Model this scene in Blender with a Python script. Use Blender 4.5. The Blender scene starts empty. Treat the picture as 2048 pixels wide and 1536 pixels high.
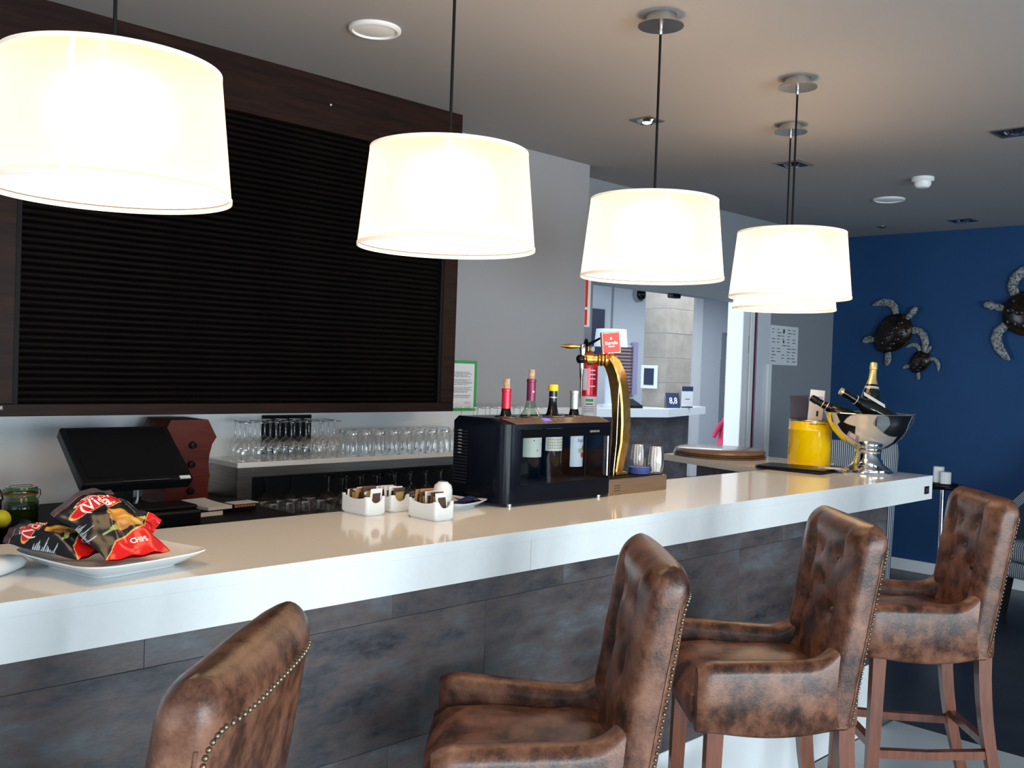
import bpy, bmesh, math, random
from math import sin, cos, pi, radians, sqrt, exp
from mathutils import Vector, Matrix

random.seed(7)
SC = bpy.context.scene
COL = SC.collection

# ---------------------------------------------------------------- camera
YAW, PITCH, ROLL, EYE = 0.78308626, -0.01913994, 0.03455674, 1.55
fwd = Vector((cos(YAW) * cos(PITCH), sin(YAW) * cos(PITCH), sin(PITCH)))
rgt = Vector((sin(YAW), -cos(YAW), 0))
upv = rgt.cross(fwd)
r_ = cos(ROLL) * rgt + sin(ROLL) * upv
u_ = -sin(ROLL) * rgt + cos(ROLL) * upv
cam = bpy.data.cameras.new('camera')
cam.sensor_width = 36.0
cam.lens = 1966.17 / 2048 * 36.0
cam.clip_start = 0.05
camo = bpy.data.objects.new('camera', cam)
COL.objects.link(camo)
camo.matrix_world = Matrix(((r_.x, u_.x, -fwd.x, 0), (r_.y, u_.y, -fwd.y, 0), (r_.z, u_.z, -fwd.z, EYE), (0, 0, 0, 1)))
SC.camera = camo

# ---------------------------------------------------------------- world, light, exposure
SC.view_settings.view_transform = 'Standard'
SC.view_settings.look = 'None'
SC.view_settings.gamma = 1.0
SC.view_settings.use_curve_mapping = False
SC.view_settings.exposure = 0.0
SC.cycles.transparent_max_bounces = 48
world = bpy.data.worlds.new('world')
SC.world = world
world.use_nodes = True
wn = world.node_tree.nodes
wn['Background'].inputs[0].default_value = (0.55, 0.75, 1.0, 1)
wn['Background'].inputs[1].default_value = 1.2

def area_light(name, loc, direction, sx, sy, power, color):
    l = bpy.data.lights.new(name, 'AREA')
    l.shape = 'RECTANGLE'; l.size = sx; l.size_y = sy
    l.energy = power; l.color = color
    o = bpy.data.objects.new(name, l)
    COL.objects.link(o)
    o.location = loc
    o.rotation_euler = Vector(direction).to_track_quat('-Z', 'Y').to_euler()
    return o

DAY = (0.82, 0.945, 1.0)
# daylight standing in the big window openings of the wall behind the camera and of the side wall
for wx, pw_ in ((-2.05, 62), (0.05, 138), (2.15, 116)):
    area_light('window_daylight', (wx, -3.16, 1.05), (0.05, 1, -0.10), 1.7, 1.5, pw_, DAY)
area_light('side_window_daylight', (-3.16, 0.2, 1.05), (1, 0.1, -0.10), 2.6, 1.5, 14, DAY)
area_light('reception_daylight', (4.36, 6.3, 1.5), (1, 0.05, -0.02), 3.4, 2.2, 120, (0.74, 0.87, 1.0))
area_light('reception_fill', (10.4, 6.2, 2.70), (0, 0, -1), 4.5, 2.4, 125, (0.80, 0.90, 1.0))  # added overhead fill to brighten the reception; no ceiling fitting is built
area_light('lounge_window_daylight', (5.45, -3.16, 1.05), (0.0, 1, -0.10), 2.3, 1.5, 48, DAY)

WARM = (1.0, 0.66, 0.42)

# ---------------------------------------------------------------- materials
MATS = {}
def principled(name, col=(0.8, 0.8, 0.8), rough=0.5, metal=0.0, spec=0.5, coat=0.0, emit=None, estr=0.0, trans=0.0, ior=1.45, alpha=1.0):
    m = bpy.data.materials.new(name); m.use_nodes = True
    b = m.node_tree.nodes['Principled BSDF']
    b.inputs['Base Color'].default_value = (*col, 1)
    b.inputs['Roughness'].default_value = rough
    b.inputs['Metallic'].default_value = metal
    b.inputs['Specular IOR Level'].default_value = spec
    b.inputs['Coat Weight'].default_value = coat
    b.inputs['Coat Roughness'].default_value = 0.30 if name == 'leather' else 0.05
    b.inputs['Transmission Weight'].default_value = trans
    b.inputs['IOR'].default_value = ior
    if emit:
        b.inputs['Emission Color'].default_value = (*emit, 1)
        b.inputs['Emission Strength'].default_value = estr
    MATS[name] = m
    return m

def nodes_of(m):
    nt = m.node_tree
    return nt, nt.nodes['Principled BSDF']

def add_noise(nt, scale, detail=4, coord='Object', stretch=None, rough=0.6, offset_random=False):
    tc = nt.nodes.new('ShaderNodeTexCoord')
    mp = nt.nodes.new('ShaderNodeMapping')
    nt.links.new(tc.outputs[coord], mp.inputs[0])
    if stretch: mp.inputs['Scale'].default_value = stretch
    if offset_random:
        oi = nt.nodes.new('ShaderNodeObjectInfo')
        mul = nt.nodes.new('ShaderNodeMath'); mul.operation = 'MULTIPLY'; mul.inputs[1].default_value = 37.0
        nt.links.new(oi.outputs['Random'], mul.inputs[0])
        nt.links.new(mul.outputs[0], mp.inputs['Location'])
    nz = nt.nodes.new('ShaderNodeTexNoise')
    nz.inputs['Scale'].default_value = scale
    nz.inputs['Detail'].default_value = detail
    nz.inputs['Roughness'].default_value = rough
    nt.links.new(mp.outputs[0], nz.inputs['Vector'])
    return nz

def ramp(nt, src, stops):
    r = nt.nodes.new('ShaderNodeValToRGB')
    el = r.color_ramp.elements
    while len(el) < len(stops): el.new(0.5)
    for e, (p, c) in zip(el, stops):
        e.position = p; e.color = (*c, 1)
    nt.links.new(src, r.inputs[0])
    return r

def noisy(name, stops, scale, rough=0.5, detail=5, metal=0.0, spec=0.5, bump=0.0, bscale=None, stretch=None, rnd=False, coat=0.0, rrange=None, nrough=0.6):
    m = principled(name, stops[0][1], rough, metal, spec, coat)
    nt, b = nodes_of(m)
    nz = add_noise(nt, scale, detail, stretch=stretch, offset_random=rnd, rough=nrough)
    r = ramp(nt, nz.outputs['Fac'], stops)
    nt.links.new(r.outputs[0], b.inputs['Base Color'])
    if rrange:
        mr = nt.nodes.new('ShaderNodeMapRange')
        mr.inputs[1].default_value = 0.3; mr.inputs[2].default_value = 0.7
        mr.inputs[3].default_value = rrange[0]; mr.inputs[4].default_value = rrange[1]
        nt.links.new(nz.outputs['Fac'], mr.inputs[0])
        nt.links.new(mr.outputs[0], b.inputs['Roughness'])
    if bump:
        nb = add_noise(nt, bscale or scale * 4, 5, stretch=stretch, offset_random=rnd)
        bp = nt.nodes.new('ShaderNodeBump'); bp.inputs['Strength'].default_value = bump; bp.inputs['Distance'].default_value = 0.004
        nt.links.new(nb.outputs['Fac'], bp.inputs['Height'])
        nt.links.new(bp.outputs[0], b.inputs['Normal'])
    return m

def thin_glass(name, tint=(0.93, 0.95, 0.95), ior=1.5, rough=0.03, gl=(1, 1, 1)):
    m = bpy.data.materials.new(name); m.use_nodes = True
    nt = m.node_tree
    for n in list(nt.nodes): nt.nodes.remove(n)
    out = nt.nodes.new('ShaderNodeOutputMaterial')
    tr = nt.nodes.new('ShaderNodeBsdfTransparent'); tr.inputs[0].default_value = (*tint, 1)
    gs = nt.nodes.new('ShaderNodeBsdfGlossy'); gs.inputs['Roughness'].default_value = rough; gs.inputs['Color'].default_value = (*gl, 1)
    lw = nt.nodes.new('ShaderNodeLayerWeight'); lw.inputs[0].default_value = 0.5
    pw = nt.nodes.new('ShaderNodeMath'); pw.operation = 'POWER'; pw.inputs[1].default_value = 3.2
    nt.links.new(lw.outputs['Facing'], pw.inputs[0])
    f0 = ((ior - 1) / (ior + 1)) ** 2
    fr = nt.nodes.new('ShaderNodeMath'); fr.operation = 'MULTIPLY_ADD'; fr.inputs[1].default_value = 1 - f0; fr.inputs[2].default_value = f0; fr.use_clamp = True
    nt.links.new(pw.outputs[0], fr.inputs[0])
    mx = nt.nodes.new('ShaderNodeMixShader')
    nt.links.new(fr.outputs[0], mx.inputs[0]); nt.links.new(tr.outputs[0], mx.inputs[1]); nt.links.new(gs.outputs[0], mx.inputs[2])
    nt.links.new(mx.outputs[0], out.inputs[0])
    MATS[name] = m
    return m

principled('wall_paint', (0.55, 0.55, 0.56), 0.75)
principled('wall_mid', (0.33, 0.34, 0.36), 0.75)
principled('wall_grey', (0.27, 0.30, 0.33), 0.7)
noisy('wall_blue', [(0.35, (0.012, 0.060, 0.17)), (0.65, (0.014, 0.066, 0.185))], 3.0, 0.62, spec=0.3)
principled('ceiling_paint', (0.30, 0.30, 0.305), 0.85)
principled('white_paint', (0.80, 0.82, 0.83), 0.5)
principled('white_gloss', (0.88, 0.90, 0.91), 0.25)
noisy('floor_tile', [(0.3, (0.40, 0.44, 0.46)), (0.7, (0.48, 0.52, 0.54))], 2.5, 0.25, bump=0.0)
principled('grout', (0.28, 0.30, 0.31), 0.8)
noisy('floor_dark', [(0.35, (0.014, 0.017, 0.024)), (0.7, (0.028, 0.033, 0.042))], 6.0, 0.35)
noisy('quartz', [(0.3, (0.83, 0.84, 0.83)), (0.7, (0.86, 0.87, 0.86))], 60, 0.10, coat=0.0)
noisy('porcelain_panel', [(0.34, (0.022, 0.022, 0.027)), (0.44, (0.062, 0.060, 0.068)), (0.50, (0.095, 0.072, 0.070)), (0.58, (0.098, 0.100, 0.108)), (0.72, (0.165, 0.168, 0.17))], 3.2, 0.42, detail=9, stretch=(1, 1, 2.6), rnd=True, bump=0.12, bscale=50, nrough=0.72)
principled('joint_dark', (0.03, 0.03, 0.032), 0.8)
noisy('wenge', [(0.35, (0.010, 0.0055, 0.0045)), (0.65, (0.026, 0.010, 0.007))], 4, 0.5, spec=0.18, detail=6, stretch=(1, 12, 12))
noisy('tambour', [(0.35, (0.0025, 0.002, 0.002)), (0.65, (0.006, 0.004, 0.0035))], 5, 0.55, spec=0.06, stretch=(1, 14, 14))
noisy('steel_brushed', [(0.35, (0.30, 0.29, 0.28)), (0.65, (0.42, 0.41, 0.40))], 5, 0.32, metal=1.0, stretch=(1, 1, 60))
principled('chrome', (0.75, 0.76, 0.78), 0.06, 1.0)
principled('nickel', (0.55, 0.53, 0.50), 0.25, 1.0)
noisy('brass', [(0.4, (0.55, 0.30, 0.08)), (0.62, (0.72, 0.43, 0.13))], 30, 0.30, metal=1.0, bump=0.10, bscale=90)
noisy('bronze_box', [(0.3, (0.42, 0.30, 0.20)), (0.7, (0.50, 0.36, 0.24))], 4, 0.28, metal=0.85, stretch=(1, 1, 40))
principled('black_plastic', (0.006, 0.0065, 0.008), 0.35, spec=0.22)
principled('black_gloss', (0.004, 0.004, 0.005), 0.12, spec=0.3)
principled('black_matte', (0.005, 0.005, 0.006), 0.6, spec=0.2)
principled('cooler_blue_black', (0.003, 0.0045, 0.010), 0.22, spec=0.16)
principled('interior_black', (0.004, 0.005, 0.008), 0.7)
principled('ceramic', (0.84, 0.87, 0.88), 0.12)
principled('paper', (0.78, 0.78, 0.80), 0.7)
principled('paper_lilac', (0.42, 0.40, 0.62), 0.7)
principled('paper_dark', (0.035, 0.028, 0.045), 0.6)
principled('sachet_brown', (0.075, 0.040, 0.022), 0.45)
principled('sachet_orange', (0.42, 0.20, 0.075), 0.5)
principled('sachet_gold', (0.40, 0.29, 0.10), 0.5)
principled('ink', (0.02, 0.02, 0.025), 0.7)
principled('navy_napkin', (0.016, 0.028, 0.12), 0.9)
principled('saucer_blue', (0.10, 0.16, 0.48), 0.5)
principled('red_print', (0.75, 0.02, 0.025), 0.35)
principled('red_vivid', (0.80, 0.03, 0.02), 0.4)
principled('white_print', (0.85, 0.85, 0.85), 0.5)
principled('green_frame', (0.035, 0.36, 0.085), 0.5)
principled('yellow_paint', (0.95, 0.60, 0.0), 0.12, coat=0.5)
principled('yellow_cap', (0.85, 0.60, 0.02), 0.4)
principled('red_foil', (0.62, 0.012, 0.045), 0.22, 0.2)
principled('plum_foil', (0.20, 0.022, 0.075), 0.3, 0.2)
principled('silver_foil', (0.62, 0.62, 0.60), 0.3, 0.7)
principled('gold_foil', (0.85, 0.62, 0.28), 0.28, 0.75)
noisy('cork', [(0.35, (0.42, 0.27, 0.16)), (0.6, (0.62, 0.43, 0.28))], 90, 0.8)
principled('bottle_dark', (0.006, 0.010, 0.006), 0.06, coat=0.4)
principled('bottle_black', (0.004, 0.004, 0.005), 0.08)
thin_glass('glass', (0.98, 0.985, 0.985), 1.75, 0.03)
thin_glass('glass_rim', (0.88, 0.90, 0.91), 2.1, 0.06)
thin_glass('glass_green', (0.42, 0.55, 0.36), 1.5, 0.05)
thin_glass('glass_teal', (0.10, 0.55, 0.60), 1.5, 0.05)
thin_glass('glass_pale_green', (0.72, 0.84, 0.76), 1.5, 0.03)
thin_glass('glass_door', (0.94, 0.95, 0.97), 1.45, 0.02)
thin_glass('window_glass', (0.97, 0.98, 0.99), 1.45, 0.0)
noisy('leather', [(0.36, (0.020, 0.008, 0.005)), (0.45, (0.070, 0.026, 0.014)), (0.53, (0.155, 0.060, 0.033)), (0.62, (0.22, 0.095, 0.055)), (0.73, (0.32, 0.155, 0.095))], 10.5, 0.42, detail=8, rnd=True, bump=0.22, bscale=160, rrange=(0.27, 0.40), nrough=0.70, coat=0.12)
noisy('mahogany', [(0.35, (0.115, 0.030, 0.014)), (0.65, (0.20, 0.060, 0.028))], 6, 0.32, stretch=(8, 8, 1))
noisy('redwood', [(0.35, (0.060, 0.005, 0.002)), (0.65, (0.115, 0.011, 0.004))], 5, 0.4, stretch=(1, 6, 6))
principled('nail_brass', (0.24, 0.19, 0.13), 0.4, 1.0)
noisy('turtle_shell', [(0.4, (0.006, 0.004, 0.003)), (0.6, (0.018, 0.009, 0.005)), (0.72, (0.09, 0.035, 0.012))], 9, 0.25, detail=3)
noisy('turtle_skin', [(0.38, (0.05, 0.055, 0.055)), (0.55, (0.30, 0.31, 0.30)), (0.7, (0.45, 0.46, 0.45))], 60, 0.5, detail=3)
noisy('tray_brown', [(0.35, (0.22, 0.125, 0.070)), (0.65, (0.27, 0.16, 0.095))], 12, 0.22, coat=0.2)
principled('lemon', (0.75, 0.72, 0.02), 0.4)
principled('jar_content', (0.06, 0.075, 0.012), 0.4)
principled('orange_rubber', (0.35, 0.09, 0.03), 0.5)
principled('candle_wax', (0.78, 0.78, 0.74), 0.45)
principled('pink_cloth', (0.80, 0.07, 0.16), 0.7)
noisy('stone_block', [(0.3, (0.34, 0.30, 0.25)), (0.7, (0.43, 0.385, 0.33))], 6, 0.75, rnd=True)
principled('reception_wall', (0.66, 0.70, 0.76), 0.7)
principled('reception_dark', (0.030, 0.032, 0.038), 0.5)
principled('screen_blue', (0.030, 0.038, 0.085), 0.4)
principled('card_navy', (0.018, 0.035, 0.10), 0.5)
principled('blind_red', (0.16, 0.05, 0.06), 0.5)
principled('display_blue', (0.05, 0.05, 0.3), 0.4, emit=(0.12, 0.10, 1.0), estr=2.0)
principled('label_cream', (0.66, 0.70, 0.58), 0.5)
principled('label_white', (0.78, 0.82, 0.84), 0.5)
principled('label_ochre', (0.52, 0.42, 0.10), 0.5)
principled('label_green', (0.42, 0.55, 0.22), 0.5)
principled('shade_trim', (0.80, 0.74, 0.66), 0.8, emit=(1.0, 0.80, 0.58), estr=0.45)
def shade_material():
    m = bpy.data.materials.new('shade_fabric'); m.use_nodes = True
    nt = m.node_tree
    for n in list(nt.nodes): nt.nodes.remove(n)
    out = nt.nodes.new('ShaderNodeOutputMaterial')
    tr = nt.nodes.new('ShaderNodeBsdfTranslucent'); tr.inputs[0].default_value = (0.85, 0.78, 0.68, 1)
    rf = nt.nodes.new('ShaderNodeBsdfRefraction'); rf.inputs['Color'].default_value = (0.92, 0.88, 0.82, 1); rf.inputs['Roughness'].default_value = 0.95; rf.inputs['IOR'].default_value = 1.25
    em = nt.nodes.new('ShaderNodeEmission'); em.inputs[0].default_value = (1.0, 0.74, 0.54, 1); em.inputs[1].default_value = 0.36
    mx = nt.nodes.new('ShaderNodeMixShader'); mx.inputs[0].default_value = 0.5
    ad = nt.nodes.new('ShaderNodeAddShader')
    nt.links.new(tr.outputs[0], mx.inputs[1]); nt.links.new(rf.outputs[0], mx.inputs[2])
    nt.links.new(mx.outputs[0], ad.inputs[0]); nt.links.new(em.outputs[0], ad.inputs[1])
    nt.links.new(ad.outputs[0], out.inputs[0])
    MATS['shade_fabric'] = m
shade_material()
principled('diffuser', (0.9, 0.9, 0.88), 0.6, emit=(1.0, 0.64, 0.32), estr=4.8)
principled('spot_lamp', (0.8, 0.8, 0.8), 0.2, emit=(1.0, 0.92, 0.82), estr=5.0)
principled('spot_lamp_off', (0.55, 0.57, 0.6), 0.12, 0.9)

def stripes(name, a, b, scale, axis='X'):
    m = principled(name, a, 0.85)
    nt, bs = nodes_of(m)
    tc = nt.nodes.new('ShaderNodeTexCoord')
    w = nt.nodes.new('ShaderNodeTexWave'); w.wave_type = 'BANDS'; w.bands_direction = axis
    w.inputs['Scale'].default_value = scale; w.inputs['Distortion'].default_value = 0.0
    nt.links.new(tc.outputs['Object'], w.inputs['Vector'])
    r = ramp(nt, w.outputs['Fac'], [(0.42, a), (0.58, b)])
    nt.links.new(r.outputs[0], bs.inputs['Base Color'])
    return m
stripes('ticking', (0.022, 0.027, 0.045), (0.46, 0.50, 0.55), 21, 'X')

def vcol(name, rough=0.3):
    m = principled(name, (1, 1, 1), rough)
    nt, b = nodes_of(m)
    a = nt.nodes.new('ShaderNodeVertexColor'); a.layer_name = 'print'
    nt.links.new(a.outputs[0], b.inputs['Base Color'])
    return m
vcol('bag_print', 0.22)

# ---------------------------------------------------------------- builders
def new_bm(): return bmesh.new()

def obj(name, bm, mat, parent=None, smooth=None, loc=None, rot=None, mtx=None):
    me = bpy.data.meshes.new(name)
    if isinstance(bm, bmesh.types.BMesh):
        bmesh.ops.recalc_face_normals(bm, faces=bm.faces[:])
        bm.to_mesh(me); bm.free()
    else:
        me.from_pydata(bm[0], [], bm[1]); me.update()
    mats = mat if isinstance(mat, (list, tuple)) else [mat]
    for mm in mats: me.materials.append(MATS[mm])
    if smooth is not None:
        for p in me.polygons: p.use_smooth = True
        me.set_sharp_from_angle(angle=radians(smooth))
    o = bpy.data.objects.new(name, me)
    COL.objects.link(o)
    if parent: o.parent = parent
    if loc: o.location = loc
    if rot: o.rotation_euler = rot
    if mtx: o.matrix_local = mtx
    return o

def tag(o, label=None, cat=None, group=None, kind=None):
    if label: o['label'] = label
    if cat: o['category'] = cat
    if group: o['group'] = group
    if kind: o['kind'] = kind
    return o

def thing(name, label, cat, loc=(0, 0, 0), rz=0.0, group=None, kind=None):
    e = bpy.data.objects.new(name, None); COL.objects.link(e)
    e.empty_display_size = 0.05
    e.location = loc; e.rotation_euler = (0, 0, rz)
    return tag(e, label, cat, group, kind)

def copy_tree(o, parent=None):
    c = o.copy(); COL.objects.link(c); c.parent = parent
    for ch in o.children: copy_tree(ch, c)
    return c

def box(bm, x0, x1, y0, y1, z0, z1, bevel=0.0, seg=2):
    r = bmesh.ops.create_cube(bm, size=1.0)
    vs = r['verts']
    for v in vs:
        v.co = Vector(((x0 + x1) / 2 + v.co.x * (x1 - x0), (y0 + y1) / 2 + v.co.y * (y1 - y0), (z0 + z1) / 2 + v.co.z * (z1 - z0)))
    if bevel:
        es = list({e for v in vs for e in v.link_edges})
        bmesh.ops.bevel(bm, geom=es, offset=bevel, segments=seg, profile=0.5, affect='EDGES')
    return bm

def B(x0, x1, y0, y1, z0, z1, bevel=0.0, seg=2): return box(new_bm(), x0, x1, y0, y1, z0, z1, bevel, seg)

def lathe(bm, prof, seg=24, c=(0, 0, 0), cap0=False, cap1=False, mat_at=None):
    rings = []
    for (r, z) in prof:
        if r < 1e-6:
            rings.append([bm.verts.new((c[0], c[1], c[2] + z))])
        else:
            rings.append([bm.verts.new((c[0] + r * cos(2 * pi * k / seg), c[1] + r * sin(2 * pi * k / seg), c[2] + z)) for k in range(seg)])
    for i in range(len(rings) - 1):
        a, b = rings[i], rings[i + 1]
        for k in range(seg):
            k2 = (k + 1) % seg
            if len(a) == 1 and len(b) == 1: continue
            if len(a) == 1: f = bm.faces.new((a[0], b[k], b[k2]))
            elif len(b) == 1: f = bm.faces.new((a[k], a[k2], b[0]))
            else: f = bm.faces.new((a[k], a[k2], b[k2], b[k]))
            if mat_at: f.material_index = mat_at(i)
    if cap0 and len(rings[0]) > 1: bm.faces.new(rings[0][::-1])
    if cap1 and len(rings[-1]) > 1: bm.faces.new(rings[-1])
    return bm

def L(prof, seg=24, c=(0, 0, 0), cap0=False, cap1=False, mat_at=None): return lathe(new_bm(), prof, seg, c, cap0, cap1, mat_at)

def loft(bm, rings, closed=True, cap=True):
    vr = [[bm.verts.new(p) for p in r] for r in rings]
    n = len(vr[0])
    for a, b in zip(vr, vr[1:]):
        for k in range(n if closed else n - 1):
            k2 = (k + 1) % n
            bm.faces.new((a[k], a[k2], b[k2], b[k]))
    if cap and closed:
        bm.faces.new(vr[0][::-1]); bm.faces.new(vr[-1])
    return bm

def tube(bm, pts, rad, seg=10, cap=True, sq=False, flat=1.0):
    pts = [Vector(p) for p in pts]
    rings = []
    ref = Vector((0, 0, 1))
    for i, p in enumerate(pts):
        t = (pts[min(i + 1, len(pts) - 1)] - pts[max(i - 1, 0)]).normalized()
        if abs(t.dot(ref)) > 0.95: rr = Vector((1, 0, 0))
        else: rr = ref
        a = t.cross(rr).normalized(); b = a.cross(t).normalized()
        r = rad[i] if isinstance(rad, (list, tuple)) else rad
        if sq:
            rings.append([p + (a * sx * r + b * sy * r * flat) for sx, sy in ((-1, -1), (1, -1), (1, 1), (-1, 1))])
        else:
            rings.append([p + (a * cos(2 * pi * k / seg) + b * sin(2 * pi * k / seg) * flat) * r for k in range(seg)])
    return loft(bm, rings, True, cap)

def T(pts, rad, seg=10, **k): return tube(new_bm(), pts, rad, seg, **k)

def prism(bm, poly, z0, z1):
    a = [bm.verts.new((x, y, z0)) for x, y in poly]; b = [bm.verts.new((x, y, z1)) for x, y in poly]
    n = len(poly)
    bm.faces.new(a[::-1]); bm.faces.new(b)
    for k in range(n): bm.faces.new((a[k], a[(k + 1) % n], b[(k + 1) % n], b[k]))
    return bm

def ellipsoid(bm, c, r, u=16, v=10):
    prof = [(sin(pi * i / v), -cos(pi * i / v)) for i in range(v + 1)]
    st = len(bm.verts)
    lathe(bm, [(max(p, 0 if 0 < i < v else 0), z) if 0 < i < v else (0, z) for i, (p, z) in enumerate(prof)], u)
    bm.verts.ensure_lookup_table()
    for vtx in bm.verts[st:]:
        vtx.co = Vector((c[0] + vtx.co.x * r[0], c[1] + vtx.co.y * r[1], c[2] + vtx.co.z * r[2]))
    return bm

_fonts = {}
def text_geo(s, size, align='CENTER', shear=0.0, bold=0.0):
    cu = bpy.data.curves.new('lettering', 'FONT')
    cu.body = s; cu.size = size; cu.align_x = align; cu.align_y = 'CENTER'; cu.shear = shear
    cu.resolution_u = 3; cu.offset = bold
    o = bpy.data.objects.new('lettering', cu); COL.objects.link(o)
    dg = bpy.context.evaluated_depsgraph_get()
    me = bpy.data.meshes.new_from_object(o.evaluated_get(dg))
    vs = [v.co.copy() for v in me.vertices]; fs = [list(p.vertices) for p in me.polygons]
    bpy.data.objects.remove(o); bpy.data.curves.remove(cu); bpy.data.meshes.remove(me)
    return vs, fs

def lettering(name, s, size, mat, parent, fn, **k):
    vs, fs = text_geo(s, size, **k)
    return obj(name, ([tuple(fn(v.x, v.y)) for v in vs], fs), mat, parent)

def decal(name, w, h, nx, nz, mat, parent, fn, x0=0, y0=0):
    vs = []; fs = []
    for j in range(nz + 1):
        for i in range(nx + 1):
            vs.append(tuple(fn(x0 - w / 2 + w * i / nx, y0 - h / 2 + h * j / nz)))
    for j in range(nz):
        for i in range(nx):
            a = j * (nx + 1) + i
            fs.append((a, a + 1, a + nx + 2, a + nx + 1))
    return obj(name, (vs, fs), mat, parent)

def structure(name, bm, mat, label, parent=None, smooth=None):
    o = obj(name, bm, mat, parent, smooth)
    if parent is None: tag(o, label, name.split('_')[0], kind='structure')
    return o

CEIL = 2.73
# ================================================================ the room
fl = structure('floor', B(-3.3, 4.40, -3.3, 3.767, -0.06, -0.006), 'grout', 'pale grey tiled floor in front of the bar')
tile_me = None
for i in range(9):
    for j in range(8):
        x0 = 4.40 - 0.6 * (i + 1); y0 = 1.865 - 0.6 * (j + 1)
        if tile_me is None:
            t = obj('tile', B(0.002, 0.598, 0.002, 0.598, -0.006, 0.0, 0.001, 1), 'floor_tile', fl); tile_me = t.data
        else:
            t = bpy.data.objects.new('tile', tile_me); COL.objects.link(t); t.parent = fl
        t.location = (x0, y0, 0)
structure('floor', B(4.40, 16.2, -3.3, 8.5, -0.06, 0.0), 'floor_dark', 'dark polished floor of the lounge beyond the bar end')
structure('ceiling', B(-3.3, 8.0, -3.3, 4.12, CEIL, CEIL + 0.1), 'ceiling_paint', 'pale plaster ceiling above bar and lounge')
wbk = structure('wall_back', B(-3.3, 4.366, 3.767, 3.95, 0, CEIL), 'wall_mid', 'grey wall behind the back counter')
obj('backsplash', B(-0.6, 4.366, 3.764, 3.767, 0.0, 1.318), 'white_paint', wbk)
wr = structure('wall_recess', box(box(box(new_bm(), 4.20, 4.72, 4.01, 4.12, 0, CEIL), 4.72, 6.43, 4.01, 4.12, 2.085, CEIL), 6.84, 7.9, 4.01, 4.12, 0, CEIL), 'wall_grey', 'grey wall with the wide opening to the reception')
box_ = box(new_bm(), 6.43, 6.84, 4.01, 4.12, 2.085, CEIL)
obj('header', box_, 'wall_grey', wr)
structure('wall_blue', B(7.9, 8.0, -3.3, 4.12, 0, CEIL), 'wall_blue', 'deep blue lounge wall that carries the turtles')
structure('baseboard_blue', B(7.885, 7.9, -3.3, 4.01, 0, 0.095, 0.003, 1), 'white_paint', 'white baseboard along the blue wall')
# window wall behind the camera
ww = new_bm()
xs = [-3.3, -2.95, -1.15, -0.85, 0.95, 1.25, 3.05, 4.25, 6.65, 7.9]
for a, b in ((0, 1), (2, 3), (4, 5), (6, 7), (8, 9)): box(ww, xs[a], xs[b], -3.3, -3.2, 0, CEIL)
for a, b in ((1, 2), (3, 4), (5, 6), (7, 8)):
    box(ww, xs[a], xs[b], -3.3, -3.2, 0, 0.25); box(ww, xs[a], xs[b], -3.3, -3.2, 2.45, CEIL)
structure('wall_front', ww, 'wall_paint', 'pale wall with three tall windows facing the bar')
for n, (a, b) in enumerate(((1, 2), (3, 4), (5, 6), (7, 8))):
    wf = new_bm()
    box(wf, xs[a], xs[a] + 0.06, -3.29, -3.21, 0.25, 2.45); box(wf, xs[b] - 0.06, xs[b], -3.29, -3.21, 0.25, 2.45)
    box(wf, xs[a] + 0.06, xs[b] - 0.06, -3.29, -3.21, 0.25, 0.31); box(wf, xs[a] + 0.06, xs[b] - 0.06, -3.29, -3.21, 2.39, 2.45)
    wo = structure('window_%d' % (n + 1), wf, 'white_paint', 'tall white framed window in the wall facing the bar')
    obj('pane', B(xs[a] + 0.06, xs[b] - 0.06, -3.255, -3.25, 0.31, 2.39), 'window_glass', wo)
wl = new_bm()
box(wl, -3.3, -3.2, -3.2, -1.2, 0, CEIL); box(wl, -3.3, -3.2, 1.6, 3.767, 0, CEIL)
box(wl, -3.3, -3.2, -1.2, 1.6, 0, 0.25); box(wl, -3.3, -3.2, -1.2, 1.6, 2.45, CEIL)
structure('wall_left', wl, 'wall_paint', 'pale side wall with one wide window')
wf = new_bm()
box(wf, -3.29, -3.21, -1.2, -1.14, 0.25, 2.45); box(wf, -3.29, -3.21, 1.54, 1.6, 0.25, 2.45)
box(wf, -3.29, -3.21, -1.14, 1.54, 0.25, 0.31); box(wf, -3.29, -3.21, -1.14, 1.54, 2.39, 2.45)
wo = structure('window_6', wf, 'white_paint', 'wide white framed window in the side wall')
obj('pane', B(-3.255, -3.25, -1.14, 1.54, 0.31, 2.39), 'window_glass', wo)

# door frame and held-open door to the right of the opening
d1 = thing('door_1', 'white framed fire door held open beside the opening', 'door', (6.43, 4.01, 0), kind='structure')
obj('jamb', B(0, 0.085, -0.03, 0.11, 0, 2.085, 0.004, 1), 'white_gloss', d1)
obj('rebate', B(0.085, 0.125, 0.01, 0.11, 0, 2.085), 'wall_grey', d1)
obj('hinge', box(B(0.088, 0.122, -0.012, 0.012, 1.70, 1.84, 0.004, 1), 0.088, 0.122, -0.012, 0.012, 0.25, 0.37, 0.004, 1), 'nickel', d1)
obj('door_edge', B(0.125, 0.18, -0.02, 0.11, 0.01, 2.08, 0.003, 1), 'white_gloss', d1)
obj('smoke_seal', B(0.182, 0.20, -0.022, 0.0, 0.01, 2.08), 'plum_foil', d1)
obj('stop_strip', B(0.20, 0.235, -0.012, 0.11, 0.01, 2.08), 'wall_grey', d1)
obj('door_leaf', B(0.235, 0.41, -0.02, 0.11, 0.01, 2.08, 0.003, 1), 'reception_wall', d1)
obj('pull_bar', B(0.355, 0.415, -0.045, -0.02, 0.55, 1.63, 0.006, 2), 'white_gloss', d1)

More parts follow.
